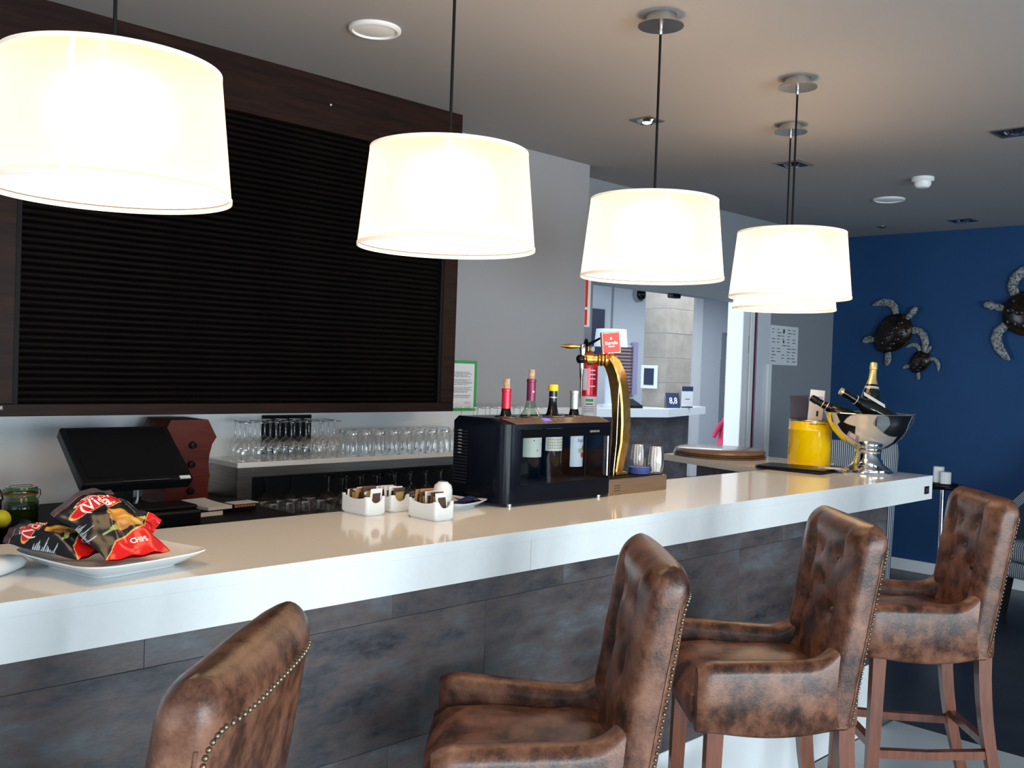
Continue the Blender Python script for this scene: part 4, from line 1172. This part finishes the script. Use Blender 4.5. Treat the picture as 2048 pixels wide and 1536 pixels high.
bdg = obj('badge', B(-0.036, 0.036, -0.006, 0.012, -0.040, 0.040, 0.002, 1), 'bronze_box', bt, mtx=mm)
obj('badge_face', B(-0.032, 0.032, -0.0072, -0.006, -0.036, 0.036), 'red_vivid', bdg)
lettering('lettering', 'Estrella', 0.0165, 'white_print', bdg, lambda x, y: (x, -0.0080, -0.001 + y), bold=0.0005)
lettering('lettering', 'Damm', 0.009, 'white_print', bdg, lambda x, y: (x, -0.0080, -0.013 + y), bold=0.0002)
sv = []
for k in range(10):
    rr = 0.006 if k % 2 == 0 else 0.0025
    sv.append((rr * sin(2 * pi * k / 10), -0.0080, 0.016 + rr * cos(2 * pi * k / 10)))
obj('star', (sv, [tuple(range(10))]), 'gold_foil', bdg)
obj('badge_post', B(-0.004, 0.004, -0.002, 0.006, -0.062, -0.038), 'brass', bdg)

ss = []
for k in range(5):
    t = thing('blue_napkin_disc', 'round blue coaster, %s of the pile beside the tap' % ('lowest', 'second lowest', 'middle one', 'second highest', 'topmost')[k], 'coaster', (2.965, 2.262, ZB_ + 0.0590 + k * 0.0052), random.uniform(0, 6), group='pile of blue coasters on drip tray')
    obj('disc', L([(0, 0), (0.036, 0), (0.040, 0.0025), (0.040, 0.0045), (0, 0.005)], 24), 'saucer_blue', t, 40)
for i, (gx, gy, lab) in enumerate(((3.025, 2.228, 'glass of folded white napkins at the end of the drip tray'), (3.038, 2.322, 'glass of folded white napkins behind the blue coasters'))):
    t = thing('napkin_glass', lab, 'glass', (gx, gy, ZB_ + 0.0590))
    obj('wall', L([(0.016, 0.001), (0.024, 0.006), (0.030, 0.030), (0.029, 0.060), (0.024, 0.100)], 24, cap0=True), 'glass', t, 60)
    obj('rim', L([(0.0245, 0.099), (0.0245, 0.101), (0.0232, 0.101), (0.0232, 0.099), (0.0245, 0.099)], 24), 'glass_rim', t)
    n_ = thing('folded_napkins', 'bundle of white napkins inside the %s' % ('end glass' if i == 0 else 'glass behind coasters'), 'napkin', (gx, gy, ZB_ + 0.0635))
    st_ = new_bm()
    pts = []
    for k in range(22):
        a = 2 * pi * k / 22
        rr = 0.020 if k % 2 == 0 else 0.012
        pts.append((rr * cos(a), rr * sin(a)))
    obj('paper', loft(st_, [[(x * q, y * q, z) for x, y in pts] for q, z in ((0.75, 0.002), (1.05, 0.03), (1.0, 0.065), (0.85, 0.097))]), 'paper', n_)

# trays, menus, bucket, bowl --------------------------------------
for k in range(3):
    t = thing('round_tray', 'brown round serving tray, %s of the stack on return counter' % ('lowest', 'middle', 'topmost')[k], 'tray', (4.555, 2.935, 1.0995 + 0.0085 * k), group='stack of brown round trays')
    obj('disc', L([(0, 0), (0.235, 0), (0.245, 0.004), (0.248, 0.0075), (0.245, 0.0078), (0.238, 0.0065), (0, 0.0062)] if k < 2 else [(0, 0), (0.235, 0), (0.243, 0.008), (0.236, 0.020), (0.220, 0.026), (0.10, 0.030), (0, 0.031)], 56), 'tray_brown', t, 40)
for k, (x, y, r, lab) in enumerate(((4.240, 2.310, 4, 'black menu folder lying under another on the bar corner'), (4.262, 2.320, 10, 'black menu folder lying on top of another on the bar corner'))):
    t = thing('menu_folder', lab, 'menu', (x, y, ZB_ + 0.0002 + 0.0085 * k), radians(r))
    obj('cover', B(-0.098, 0.098, -0.165, 0.165, 0, 0.0022, 0.0008, 1), 'black_plastic', t)
    obj('pages', B(-0.092, 0.095, -0.158, 0.158, 0.0023, 0.0055), 'paper_dark', t)
    obj('cover', B(-0.098, 0.098, -0.165, 0.165, 0.0056, 0.0078, 0.0008, 1), 'black_plastic', t)
t = thing('leaflet', 'pale leaflet poking out beside the menu folders and bowl foot', 'leaflet', (4.335, 2.190, ZB_ + 0.0171), radians(20))
obj('sheet', B(-0.05, 0.05, -0.07, 0.05, 0, 0.001), 'paper_lilac', t)
obj('print_panel', B(-0.04, 0.03, -0.05, 0.02, 0.001, 0.0014), 'paper', t)

yb = thing('yellow_bucket', 'glossy yellow metal bucket holding cards behind menu folders', 'bucket', (4.505, 2.385, ZB_))
obj('drum', L([(0, 0.004), (0.098, 0.004), (0.101, 0.0), (0.103, 0.006), (0.103, 0.175), (0.106, 0.180), (0.106, 0.186), (0.103, 0.191), (0.103, 0.226), (0.098, 0.226), (0.098, 0.012), (0, 0.012)], 44), 'yellow_paint', yb, 40)
obj('rim', L([(0.103, 0.224), (0.1055, 0.228), (0.1035, 0.232), (0.099, 0.230)], 44), 'nickel', yb, 60)
sv = []
lettering('lettering', 'ANNA DE CODORNIU', 0.0085, 'ink', yb, lambda x, y: (0.1042 * sin((x - 0.075) / 0.1042), -0.1042 * cos((x - 0.075) / 0.1042), 0.214 + y), bold=0.0002)
t = thing('menu_card', 'tall dark card standing in the yellow bucket', 'card', (4.470, 2.415, 1.115), radians(-45))
obj('sheet', B(-0.045, 0.045, -0.001, 0.001, 0, 0.335), 'paper_dark', t, mtx=Matrix.Rotation(radians(-3), 4, 'Y'))
t = thing('menu_card', 'white and lilac card standing tilted in the yellow bucket', 'card', (4.500, 2.378, 1.115), radians(-45))
ms_ = Matrix.Rotation(radians(4), 4, 'Y')
cd = obj('sheet', B(-0.036, 0.036, -0.001, 0.001, 0, 0.365), 'paper', t, mtx=ms_)
obj('print_panel', B(-0.022, 0.030, -0.0018, -0.001, 0.305, 0.335), 'paper_lilac', cd)
obj('print_mark', B(0.004, 0.014, -0.0018, -0.001, 0.235, 0.262), 'ink', cd)

pb = thing('punch_bowl', 'large polished steel footed bowl holding bottles at bar end', 'bowl', (4.495, 2.078, ZB_))
obj('foot', L([(0.110, 0), (0.114, 0.004), (0.112, 0.010), (0.104, 0.013), (0.106, 0.018), (0.098, 0.022), (0.072, 0.040), (0.058, 0.070), (0.054, 0.092)], 48, cap0=True), 'chrome', pb, 40)
obj('collar', L([(0.054, 0.092), (0.060, 0.096), (0.062, 0.104), (0.056, 0.110)], 40), 'chrome', pb, 50)
obj('basin', L([(0.05, 0.108), (0.085, 0.122), (0.130, 0.152), (0.168, 0.195), (0.192, 0.240), (0.202, 0.276), (0.206, 0.280), (0.204, 0.283), (0.199, 0.279), (0.188, 0.240), (0.164, 0.198), (0.127, 0.157), (0.08, 0.127), (0, 0.118)], 64), 'chrome', pb, 40)
def champagne(name, label, loc, mtx, foil, neck_extra=None, tagm=True):
    t = thing(name, label, 'bottle', (0, 0, 0))
    t.matrix_world = Matrix.Translation(loc) @ mtx
    obj('body', L([(0, 0.014), (0.030, 0.003), (0.042, 0.0), (0.044, 0.006), (0.044, 0.155), (0.040, 0.180), (0.028, 0.212), (0.018, 0.245), (0.0155, 0.285), (0.0150, 0.30)], 30), 'bottle_dark', t, 50)
    obj('foil', L([(0.0265, 0.2185), (0.0190, 0.246), (0.0165, 0.275), (0.0160, 0.290), (0.0185, 0.292), (0.0185, 0.300), (0.0175, 0.318), (0.0165, 0.324), (0.010, 0.328), (0, 0.329)], 26), foil, t, 40)
    return t
cb_ = champagne('champagne_bottle', 'gold foiled champagne bottle standing upright in the steel bowl', (4.584, 2.127, 1.3000), Matrix.Rotation(radians(7), 4, 'Y'), 'gold_foil')
obj('neck_label', L([(0.0335, 0.202), (0.0318, 0.207)], 26), 'paper', cb_, 40); obj('neck_label', L([(0.0348, 0.1965), (0.0352, 0.1955), (0.0340, 0.2)], 26), 'silver_foil', cb_, 40)
def aim(d): return Vector(d).normalized().to_track_quat('Z', 'Y').to_matrix().to_4x4()
b = champagne('cava_bottle', 'black topped cava bottle leaning out of bowl over yellow bucket', (4.480, 2.050, 1.290), aim((-0.115, 0.255, 0.150)), 'bottle_black')
obj('neck_band', L([(0.0185, 0.262), (0.0180, 0.266)], 24), 'silver_foil', b, 40); obj('neck_band', L([(0.0225, 0.240), (0.0215, 0.244)], 24), 'silver_foil', b, 40)
b = champagne('cava_bottle', 'black topped cava bottle with paper tag leaning in the bowl', (4.595, 1.975, 1.322), aim((-0.165, 0.165, 0.130)), 'bottle_black')
obj('wire_cap', L([(0.0185, 0.318), (0.0175, 0.330), (0, 0.331)], 20), 'gold_foil', b, 40)
obj('paper_tag', B(-0.016, 0.016, -0.050, -0.048, 0.12, 0.235), 'paper', b, mtx=Matrix.Rotation(radians(150), 4, 'Z'))
obj('tag_string', T([(0.022 * cos(a), 0.022 * sin(a), 0.245) for a in [2 * pi * k / 16 for k in range(17)]], 0.0016, 5), 'label_cream', b)

# inverted coupes inside the return counter
cg = wine_glass_proto('coupe_glass', 'stemmed glass upturned on shelf under the return counter', 'upturned glasses under the return counter', 0.14, 0.04, 0.032, 0.036, 0.07)
scatter(cg, [(4.335, 2.80), (4.42, 2.90)], 0.9205)

# ---------------------------------------------------------------- extinguisher and sign by the wall corner
ex = thing('fire_extinguisher', 'red fire extinguisher hanging at the end of the grey wall', 'extinguisher', (4.555, 3.895, 1.14))
obj('cylinder', L([(0, 0), (0.062, 0.004), (0.066, 0.02), (0.066, 0.44), (0.058, 0.475), (0.035, 0.50), (0.022, 0.508)], 30), 'red_print', ex, 40)
obj('boot', L([(0, -0.004), (0.0675, -0.004), (0.0675, 0.06), (0.066, 0.062)], 30), 'black_matte', ex, 40)
exm = lambda z0: (lambda x, y: (0.0668 * sin((x - 0.035) / 0.0668), -0.0668 * cos((x - 0.035) / 0.0668), z0 + y))
lbx = decal('label', 0.15, 0.125, 16, 1, 'paper', ex, exm(0.175)); decal('label_panel', 0.05, 0.016, 6, 1, 'green_frame', lbx, lambda x, y: tuple(a * 1.004 if i < 2 else a for i, a in enumerate(exm(0.215)(x, y))))
for k, z in enumerate((0.192, 0.176, 0.165, 0.155, 0.145)):
    decal('print', 0.07 if k else 0.045, 0.006 if k == 0 else 0.0025, 6, 1, 'ink', lbx, (lambda zz: (lambda x, y: tuple(a * 1.004 if i < 2 else a for i, a in enumerate(exm(zz)(x, y)))))(z))
lb2 = decal('label_red', 0.10, 0.16, 12, 1, 'red_foil', ex, exm(0.33))
decal('pictogram_strip', 0.026, 0.13, 4, 1, 'paper', lb2, lambda x, y: tuple(a * 1.004 if i < 2 else a for i, a in enumerate(exm(0.34)(x - 0.032, y))))
for z in (0.395, 0.37, 0.345, 0.30): decal('print', 0.038, 0.007, 4, 1, 'white_print', lb2, (lambda zz: (lambda x, y: tuple(a * 1.005 if i < 2 else a for i, a in enumerate(exm(zz)(x + 0.016, y)))))(z))
obj('valve', B(-0.018, 0.018, -0.018, 0.018, 0.505, 0.545, 0.006, 2), 'brass', ex)
obj('lever', T([(-0.01, 0, 0.548), (0.03, -0.01, 0.565), (0.085, -0.02, 0.592)], [0.010, 0.009, 0.007], 8), 'black_matte', ex, 60)
obj('hose', T([(0.0, 0.0, 0.535), (-0.04, -0.02, 0.575), (-0.075, -0.02, 0.53), (-0.075, -0.015, 0.40), (-0.072, -0.01, 0.15)], 0.011, 8), 'black_matte', ex, 60)
obj('gauge', L([(0.016, 0), (0.016, 0.012), (0, 0.013)], 16), 'paper', ex, 40, mtx=Matrix.Translation((0.016, -0.018, 0.525)) @ Matrix.Rotation(pi / 2, 4, 'X'))
obj('bracket', B(-0.10, 0.02, 0.03, 0.05, 0.46, 0.50), 'nickel', ex)
fs_ = thing('fire_sign', 'slim red and white fire sign on the grey wall corner', 'sign', (4.378, 3.775, 1.95))
obj('board', B(-0.006, 0.045, 0, 0.006, -0.16, 0.14), 'white_paint', fs_)
obj('red_strip', B(-0.002, 0.018, -0.0015, 0, -0.045, 0.13), 'red_vivid', fs_); obj('red_strip', B(-0.002, 0.018, -0.0015, 0, -0.15, -0.06), 'red_vivid', fs_)

# ---------------------------------------------------------------- turtles on the blue wall
def turtle(label, Y, Z, ang, s, mirror=1):
    t = thing('wall_turtle', label, 'turtle', (0, 0, 0))
    u = Vector((0, -1, 0)); v = Vector((0, 0, 1)); n = Vector((-1, 0, 0))
    a = radians(ang)
    ax = u * cos(a) + v * sin(a); ay = (-u * sin(a) + v * cos(a)); 
    M = Matrix(((ax.x, ay.x, n.x, 7.899), (ax.y, ay.y, n.y, Y), (ax.z, ay.z, n.z, Z), (0, 0, 0, 1)))
    t.matrix_world = M @ Matrix.Scale(s, 4)
    rings = []
    def shell_ring(q, z):
        out = []
        for k in range(40):
            th = 2 * pi * k / 40
            x = 0.205 * cos(th) * q; y = 0.158 * sin(th) * q * (1 + 0.12 * cos(th)); 
            if cos(th) < 0: x *= 1.06
            e = 1 + 0.012 * cos(10 * th) * q
            out.append((x * e, y * e, z))
        return out
    for q, z in ((0.85, 0.030), (1.0, 0.034), (1.0, 0.042), (0.93, 0.062), (0.80, 0.084), (0.62, 0.102), (0.40, 0.114), (0.18, 0.120), (0.02, 0.121)): rings.append(shell_ring(q, z))
    sh = obj('shell', loft(new_bm(), rings), 'turtle_shell', t, 40)
    rd = new_bm()
    for k in range(5):
        x = -0.13 + k * 0.065
        zc = 0.118 - 0.9 * x * x
        ellipsoid(rd, (x, 0, zc), (0.034, 0.026, 0.010), 8, 6)
        for sy in (-1, 1): ellipsoid(rd, (x * 0.9, sy * 0.075, zc - 0.018), (0.032, 0.034, 0.010), 8, 6)
    obj('scute', rd, 'turtle_shell', sh, 40)
    obj('plastron', loft(new_bm(), [shell_ring(0.80, 0.012), shell_ring(0.86, 0.031)]), 'turtle_skin', t)
    hd_ = obj('head', ellipsoid(ellipsoid(new_bm(), (0.285, 0, 0.055), (0.048, 0.032, 0.030), 14, 9), (0.225, 0, 0.045), (0.05, 0.028, 0.026), 12, 8), 'turtle_skin', t, 60)
    obj('eye', ellipsoid(ellipsoid(new_bm(), (0.300, 0.026, 0.066), (0.006, 0.006, 0.006), 8, 6), (0.300, -0.026, 0.066), (0.006, 0.006, 0.006), 8, 6), 'black_gloss', hd_)
    def flip(pts, wid):
        bm = new_bm(); rg = []
        for i, ((x, y), w) in enumerate(zip(pts, wid)):
            p0 = Vector((*pts[max(i - 1, 0)], 0)); p1 = Vector((*pts[min(i + 1, len(pts) - 1)], 0))
            tv = (p1 - p0).normalized(); nv_ = Vector((-tv.y, tv.x, 0))
            c = Vector((x, y, 0.040 - 0.012 * i / len(pts)))
            rg.append([c + nv_ * w * cos(2 * pi * k / 10) + Vector((0, 0, 1)) * max(0.006, w * 0.3) * sin(2 * pi * k / 10) for k in range(10)])
        return loft(bm, rg)
    for sy in (-1, 1):
        m_ = sy * mirror
        obj('front_flipper', flip([(0.14, sy * 0.10), (0.185, sy * 0.165), (0.185, sy * 0.225), (0.145, sy * 0.285), (0.085, sy * 0.330), (0.055, sy * 0.345)], [0.028, 0.034, 0.038, 0.034, 0.022, 0.006]), 'turtle_skin', t, 50)
        obj('rear_flipper', flip([(-0.15, sy * 0.085), (-0.195, sy * 0.13), (-0.235, sy * 0.155), (-0.262, sy * 0.165)], [0.024, 0.032, 0.030, 0.010]), 'turtle_skin', t, 50)
    return t
turtle('dark metal sea turtle above a smaller one on blue wall', 3.470, 1.915, 47, 0.86)
turtle('smallest dark metal sea turtle below a larger one on blue wall', 3.250, 1.690, 54, 0.47)
turtle('largest sea turtle swimming toward the other two on blue wall', 2.425, 2.055, 166, 1.05)

# ---------------------------------------------------------------- side table with candles
ct = thing('side_table', 'small round black table on a slim chrome leg by blue wall', 'table', (7.175, 2.755, 0))
obj('top', L([(0, 0.780), (0.165, 0.780), (0.170, 0.786), (0.170, 0.798), (0.165, 0.802), (0, 0.802)], 36), 'black_gloss', ct, 40)
obj('leg', L([(0.019, 0.02), (0.019, 0.780)], 20), 'chrome', ct, 60)
obj('base', L([(0.14, 0), (0.14, 0.012), (0.03, 0.022), (0, 0.022)], 32), 'chrome', ct, 40)
for x, y, h, r, lab in ((7.22, 2.805, 0.115, 0.037, 'taller white pillar candle on the side table'), (7.17, 2.735, 0.085, 0.036, 'shorter white pillar candle on the side table')):
    t = thing('pillar_candle', lab, 'candle', (x, y, 0.8203 if False else 0.8105))
    obj('wax', L([(0, 0), (r, 0.001), (r, h - 0.004), (r - 0.004, h), (0, h - 0.003)], 24), 'candle_wax', t, 40)
    obj('wick', T([(0, 0, h - 0.004), (0.001, 0, h + 0.016)], 0.0015, 6), 'ink', t)
t = thing('candle_plate', 'flat black plate under the candles on side table', 'plate', (7.195, 2.77, 0.8022))
obj('disc', L([(0, 0), (0.105, 0), (0.112, 0.006), (0.105, 0.008), (0, 0.008)], 32), 'black_matte', t, 40)

# ---------------------------------------------------------------- striped tub chairs
def tub_chair(label, x, y, rz):
    t = thing('striped_armchair', label, 'chair', (x, y, 0), rz, group='striped armchairs in the lounge')
    def shell(z, hw, wl, t_, y0):
        path = stool_path(hw, wl, 0.16, 36)
        o_ = [(p[0] + n[0] * t_, y0 + p[1] + n[1] * t_, z) for p, n, s in path]; i_ = [(p[0] - n[0] * t_, y0 + p[1] - n[1] * t_, z) for p, n, s in path]
        return o_ + i_[::-1]
    def top(s): return 0
    bm = new_bm()
    rings = []
    lv = [0.26, 0.40, 0.55, 0.66, 0.72, 0.80, 0.92, 1.06, 1.11, 1.13]
    for z in lv:
        f = (z - 0.26) / 0.81
        wl = 0.60 if z < 0.66 else max(0.17, 0.60 - (z - 0.66) * 1.6)
        tt = 0.045 if z < 1.10 else (0.036 if z < 1.12 else 0.018)
        rings.append(shell(z, 0.29 + 0.02 * f, wl, tt, -0.30 - 0.10 * f))
    vr = [[bm.verts.new(p) for p in r] for r in rings]; n = len(vr[0]); h = n // 2
    for a, b in zip(vr, vr[1:]):
        for k in range(n): bm.faces.new((a[k], a[(k + 1) % n], b[(k + 1) % n], b[k]))
    for rg in (vr[0], vr[-1]):
        for i in range(h - 1): bm.faces.new((rg[i], rg[i + 1], rg[n - 2 - i], rg[n - 1 - i]))
    obj('backrest', bm, 'ticking', t, 50)
    obj('seat_cushion', B(-0.245, 0.245, -0.24, 0.30, 0.36, 0.50, 0.04, 3), 'ticking', t, 50)
    obj('seat_base', B(-0.25, 0.25, -0.26, 0.28, 0.25, 0.355, 0.02, 2), 'ticking', t, 50)
    for sx in (-1, 1):
        for sy in (-0.25, 0.25):
            obj('leg', T([(sx * 0.24, sy, 0.26), (sx * 0.255, sy * 1.08, 0.0)], [0.024, 0.015], 4, sq=True), 'black_matte', t)
    return t
tub_chair('striped armchair with its back to the bar end behind the steel bowl', 6.135, 2.955, radians(-62)).scale = (0.78, 0.80, 1.02)
tub_chair('striped armchair beyond the bar stool at the open bar end', 7.18, 1.93, radians(70))

# ================================================================ reception beyond the opening
structure('wall_reception', B(4.2, 16.2, 8.4, 8.5, 0, CEIL), 'reception_wall', 'pale blue white far wall of the reception')
structure('wall_reception_end', B(16.1, 16.2, 4.12, 8.4, 0, CEIL), 'reception_wall', 'pale end wall of the reception')
structure('wall_reception_side', B(4.2, 4.3, 4.12, 8.4, 0, CEIL), 'reception_wall', 'pale side wall of the reception')
structure('wall_reception_near', B(8.0, 16.2, 4.02, 4.12, 0, CEIL), 'reception_wall', 'pale near wall of the reception')
structure('ceiling', B(4.2, 16.2, 4.12, 8.5, CEIL, CEIL + 0.1), 'reception_wall', 'white ceiling of the reception')
structure('floor', B(-3.3, 4.40, 3.767, 8.5, -0.06, 0.0), 'grout', 'grey floor strip under the side of the reception')
structure('trim_1', B(12.15, 12.34, 8.33, 8.40, 0, CEIL), 'white_gloss', 'white pilaster strip beside the stone pillar')
structure('trim_2', B(10.275, 10.300, 8.385, 8.40, 0, CEIL), 'wall_grey', 'thin grey joint strip in the reception wall')
structure('trim_3', B(12.955, 12.985, 8.38, 8.40, 0, 1.75), 'wall_grey', 'grey corner guard beside the panelled door')
d2 = thing('door_2', 'white panelled door with round knob in the reception wall', 'door', (13.02, 8.36, 0), kind='structure')
obj('leaf', B(0, 0.86, 0.0, 0.035, 0.0, 2.11, 0.004, 1), 'reception_wall', d2)
for x in (0.12, 0.48):
    for z0, z1 in ((0.2, 0.95), (1.15, 1.95)): obj('raised_panel', B(x, x + 0.27, -0.010, 0.0, z0, z1, 0.006, 1), 'reception_wall', d2)
obj('casing', box(box(B(-0.05, -0.003, -0.01, 0.038, 0, 2.16), 0.863, 0.91, -0.01, 0.038, 0, 2.16), -0.003, 0.863, -0.01, 0.038, 2.115, 2.16), 'wall_grey', d2)
obj('knob', L([(0.012, 0), (0.012, 0.03), (0.034, 0.045), (0.034, 0.062), (0, 0.072)], 18), 'nickel', d2, 40, mtx=Matrix.Translation((0.16, 0.0, 1.00)) @ Matrix.Rotation(pi / 2, 4, 'X'))

rd_ = thing('reception_desk', 'reception desk with white top and dark mottled front', 'desk', (0, 0, 0))
dp = [(8.0, 7.165), (9.40, 6.77), (10.83, 7.22), (10.6, 7.95), (8.1, 7.95)]
obj('worktop', prism(new_bm(), dp, 1.005, 1.10), 'white_gloss', rd_)
dq = [(8.05, 7.27), (9.42, 6.88), (10.45, 7.21), (10.3, 7.9), (8.15, 7.9)]
obj('front', prism(new_bm(), dq, 0.0, 1.005), 'porcelain_panel', rd_)
sp_ = thing('stone_pillar', 'square pillar of pale stone blocks rising from reception desk', 'pillar', (9.747, 7.085, 1.1005))
zs = [0, 0.30, 0.60, 0.90, 1.20, 1.6290]
for a, b_ in zip(zs, zs[1:]):
    obj('stone_block', B(random.uniform(0, .004), 0.544, random.uniform(0, .004), 0.349, a + 0.002, b_ - 0.002, 0.004, 1), 'stone_block', sp_)
obj('mortar_core', B(0.006, 0.538, 0.006, 0.343, 0.0, 1.6288), 'grout', sp_)
tb = thing('framed_tablet', 'white framed dark tablet mounted on the stone pillar', 'tablet', (9.742, 7.312, 1.465))
obj('frame', B(-0.03, 0.0, -0.12, 0.12, -0.142, 0.142, 0.004, 1), 'white_gloss', tb)
obj('screen', B(-0.032, -0.030, -0.078, 0.072, -0.100, 0.105), 'screen_blue', tb)
sdc = thing('rating_card', 'navy rating card reading 8,8 on the reception desk', 'card', (9.795, 6.985, 1.1005), radians(-14))
cd = obj('panel', B(-0.105, 0.105, -0.008, 0.0, 0, 0.185, 0.003, 1), 'card_navy', sdc, mtx=Matrix.Rotation(radians(-12), 4, 'X'))
lettering('lettering', '8,8', 0.105, 'white_print', cd, lambda x, y: (x, -0.0095, 0.085 + y), bold=0.002)
obj('strut', B(-0.10, 0.10, 0.0, 0.06, 0, 0.004), 'card_navy', sdc)
ic = thing('info_card', 'white card with navy top standing on the reception desk', 'card', (10.09, 7.0, 1.1005), radians(-8))
cd = obj('panel', B(-0.10, 0.10, -0.004, 0.004, 0, 0.262), 'paper', ic)
obj('banner', B(-0.10, 0.10, -0.006, -0.004, 0.205, 0.262), 'card_navy', cd); obj('banner', B(-0.10, 0.10, -0.006, -0.004, 0.0, 0.016), 'card_navy', cd)
obj('print_line', B(-0.035, 0.045, -0.006, -0.004, 0.105, 0.112), 'ink', cd)
tlp = thing('table_lamp', 'white drum shade table lamp on the reception desk', 'lamp', (8.86, 7.23, 1.1005))
obj('shade', L([(0.195, 0.70), (0.175, 0.905), (0, 0.906)], 40), 'white_paint', tlp, 40)
obj('stem', L([(0, 0), (0.09, 0.0), (0.09, 0.02), (0.05, 0.05), (0.05, 0.60), (0.02, 0.70), (0.01, 0.80)], 24), 'reception_wall', tlp, 40)
w5 = thing('window_5', 'small reception window covered by a slatted blind', 'window', (10.30, 8.38, 1.22), kind='structure')
obj('pane', B(0.0, 0.52, 0.0, 0.015, 0, 0.66), 'white_gloss', w5)
for k in range(14): obj('blind_slat', B(0.0, 0.42, -0.03, 0.0, 0.01 + k * 0.046, 0.030 + k * 0.046), 'blind_red', w5)
obj('side_curtain', B(0.42, 0.52, -0.04, 0.0, -0.02, 0.70), 'paper_lilac', w5)
pn = thing('wall_panel', 'dark hanging panel on the reception wall above the lamp', 'panel', (9.85, 8.38, 2.2))
obj('board', B(-0.35, 0.25, -0.02, 0.015, -0.55, 0.13), 'screen_blue', pn)
dc = thing('dome_camera', 'grey dome security camera on the reception wall', 'camera', (10.83, 8.39, 2.585))
obj('base', L([(0.105, 0), (0.105, 0.04), (0.09, 0.05)], 28), 'wall_grey', dc, 40, rot=(pi / 2, 0, 0))
obj('dome', L([(0.08, 0.05), (0.07, 0.09), (0.04, 0.12), (0, 0.128)], 28), 'black_gloss', dc, 40, rot=(pi / 2, 0, 0))
so_ = tag(obj('door_sensor', B(-0.05, 0.05, -0.05, 0.0, -0.03, 0.0, 0.006, 1), 'black_plastic', None, loc=(5.63, 4.07, 2.084)), 'small black motion sensor under the opening header', 'sensor')
ph_ = thing('desk_phone', 'black desk phone beside lamp on the reception desk', 'phone', (9.08, 7.12, 1.1005), radians(-16))
obj('base', loft(new_bm(), [[(-0.14, -0.1, 0), (0.14, -0.1, 0), (0.14, -0.1, 0.03), (-0.14, -0.1, 0.03)], [(-0.14, 0.1, 0), (0.14, 0.1, 0), (0.14, 0.1, 0.10), (-0.14, 0.1, 0.10)]]), 'black_plastic', ph_)
obj('handset', B(-0.13, -0.07, -0.09, 0.10, 0.07, 0.12, 0.012, 2), 'black_plastic', ph_)
pk_ = thing('pink_bag', 'pink cloth bag hanging just inside the reception opening', 'bag', (6.90, 4.42, 0.0))
obj('cloth', T([(0.02, 0, 1.18), (0.03, 0, 1.10), (0.05, 0, 1.0), (0.06, 0, 0.86), (0.06, 0, 0.72)], [0.02, 0.05, 0.075, 0.09, 0.07], 14, flat=1.0), 'pink_cloth', pk_, 60)
obj('strap', T([(0.03, 0, 1.15), (-0.02, 0.02, 1.12), (-0.06, 0.04, 1.05), (-0.07, 0.045, 1.02)], [0.025, 0.022, 0.02, 0.018], 10), 'pink_cloth', pk_, 60)
st_k = obj('hook_stand', T([(0.10, 0.03, 0.0), (0.10, 0.03, 1.24), (0.02, 0.0, 1.24), (0.02, 0.0, 1.18)], 0.008, 8), 'nickel', pk_, 60)
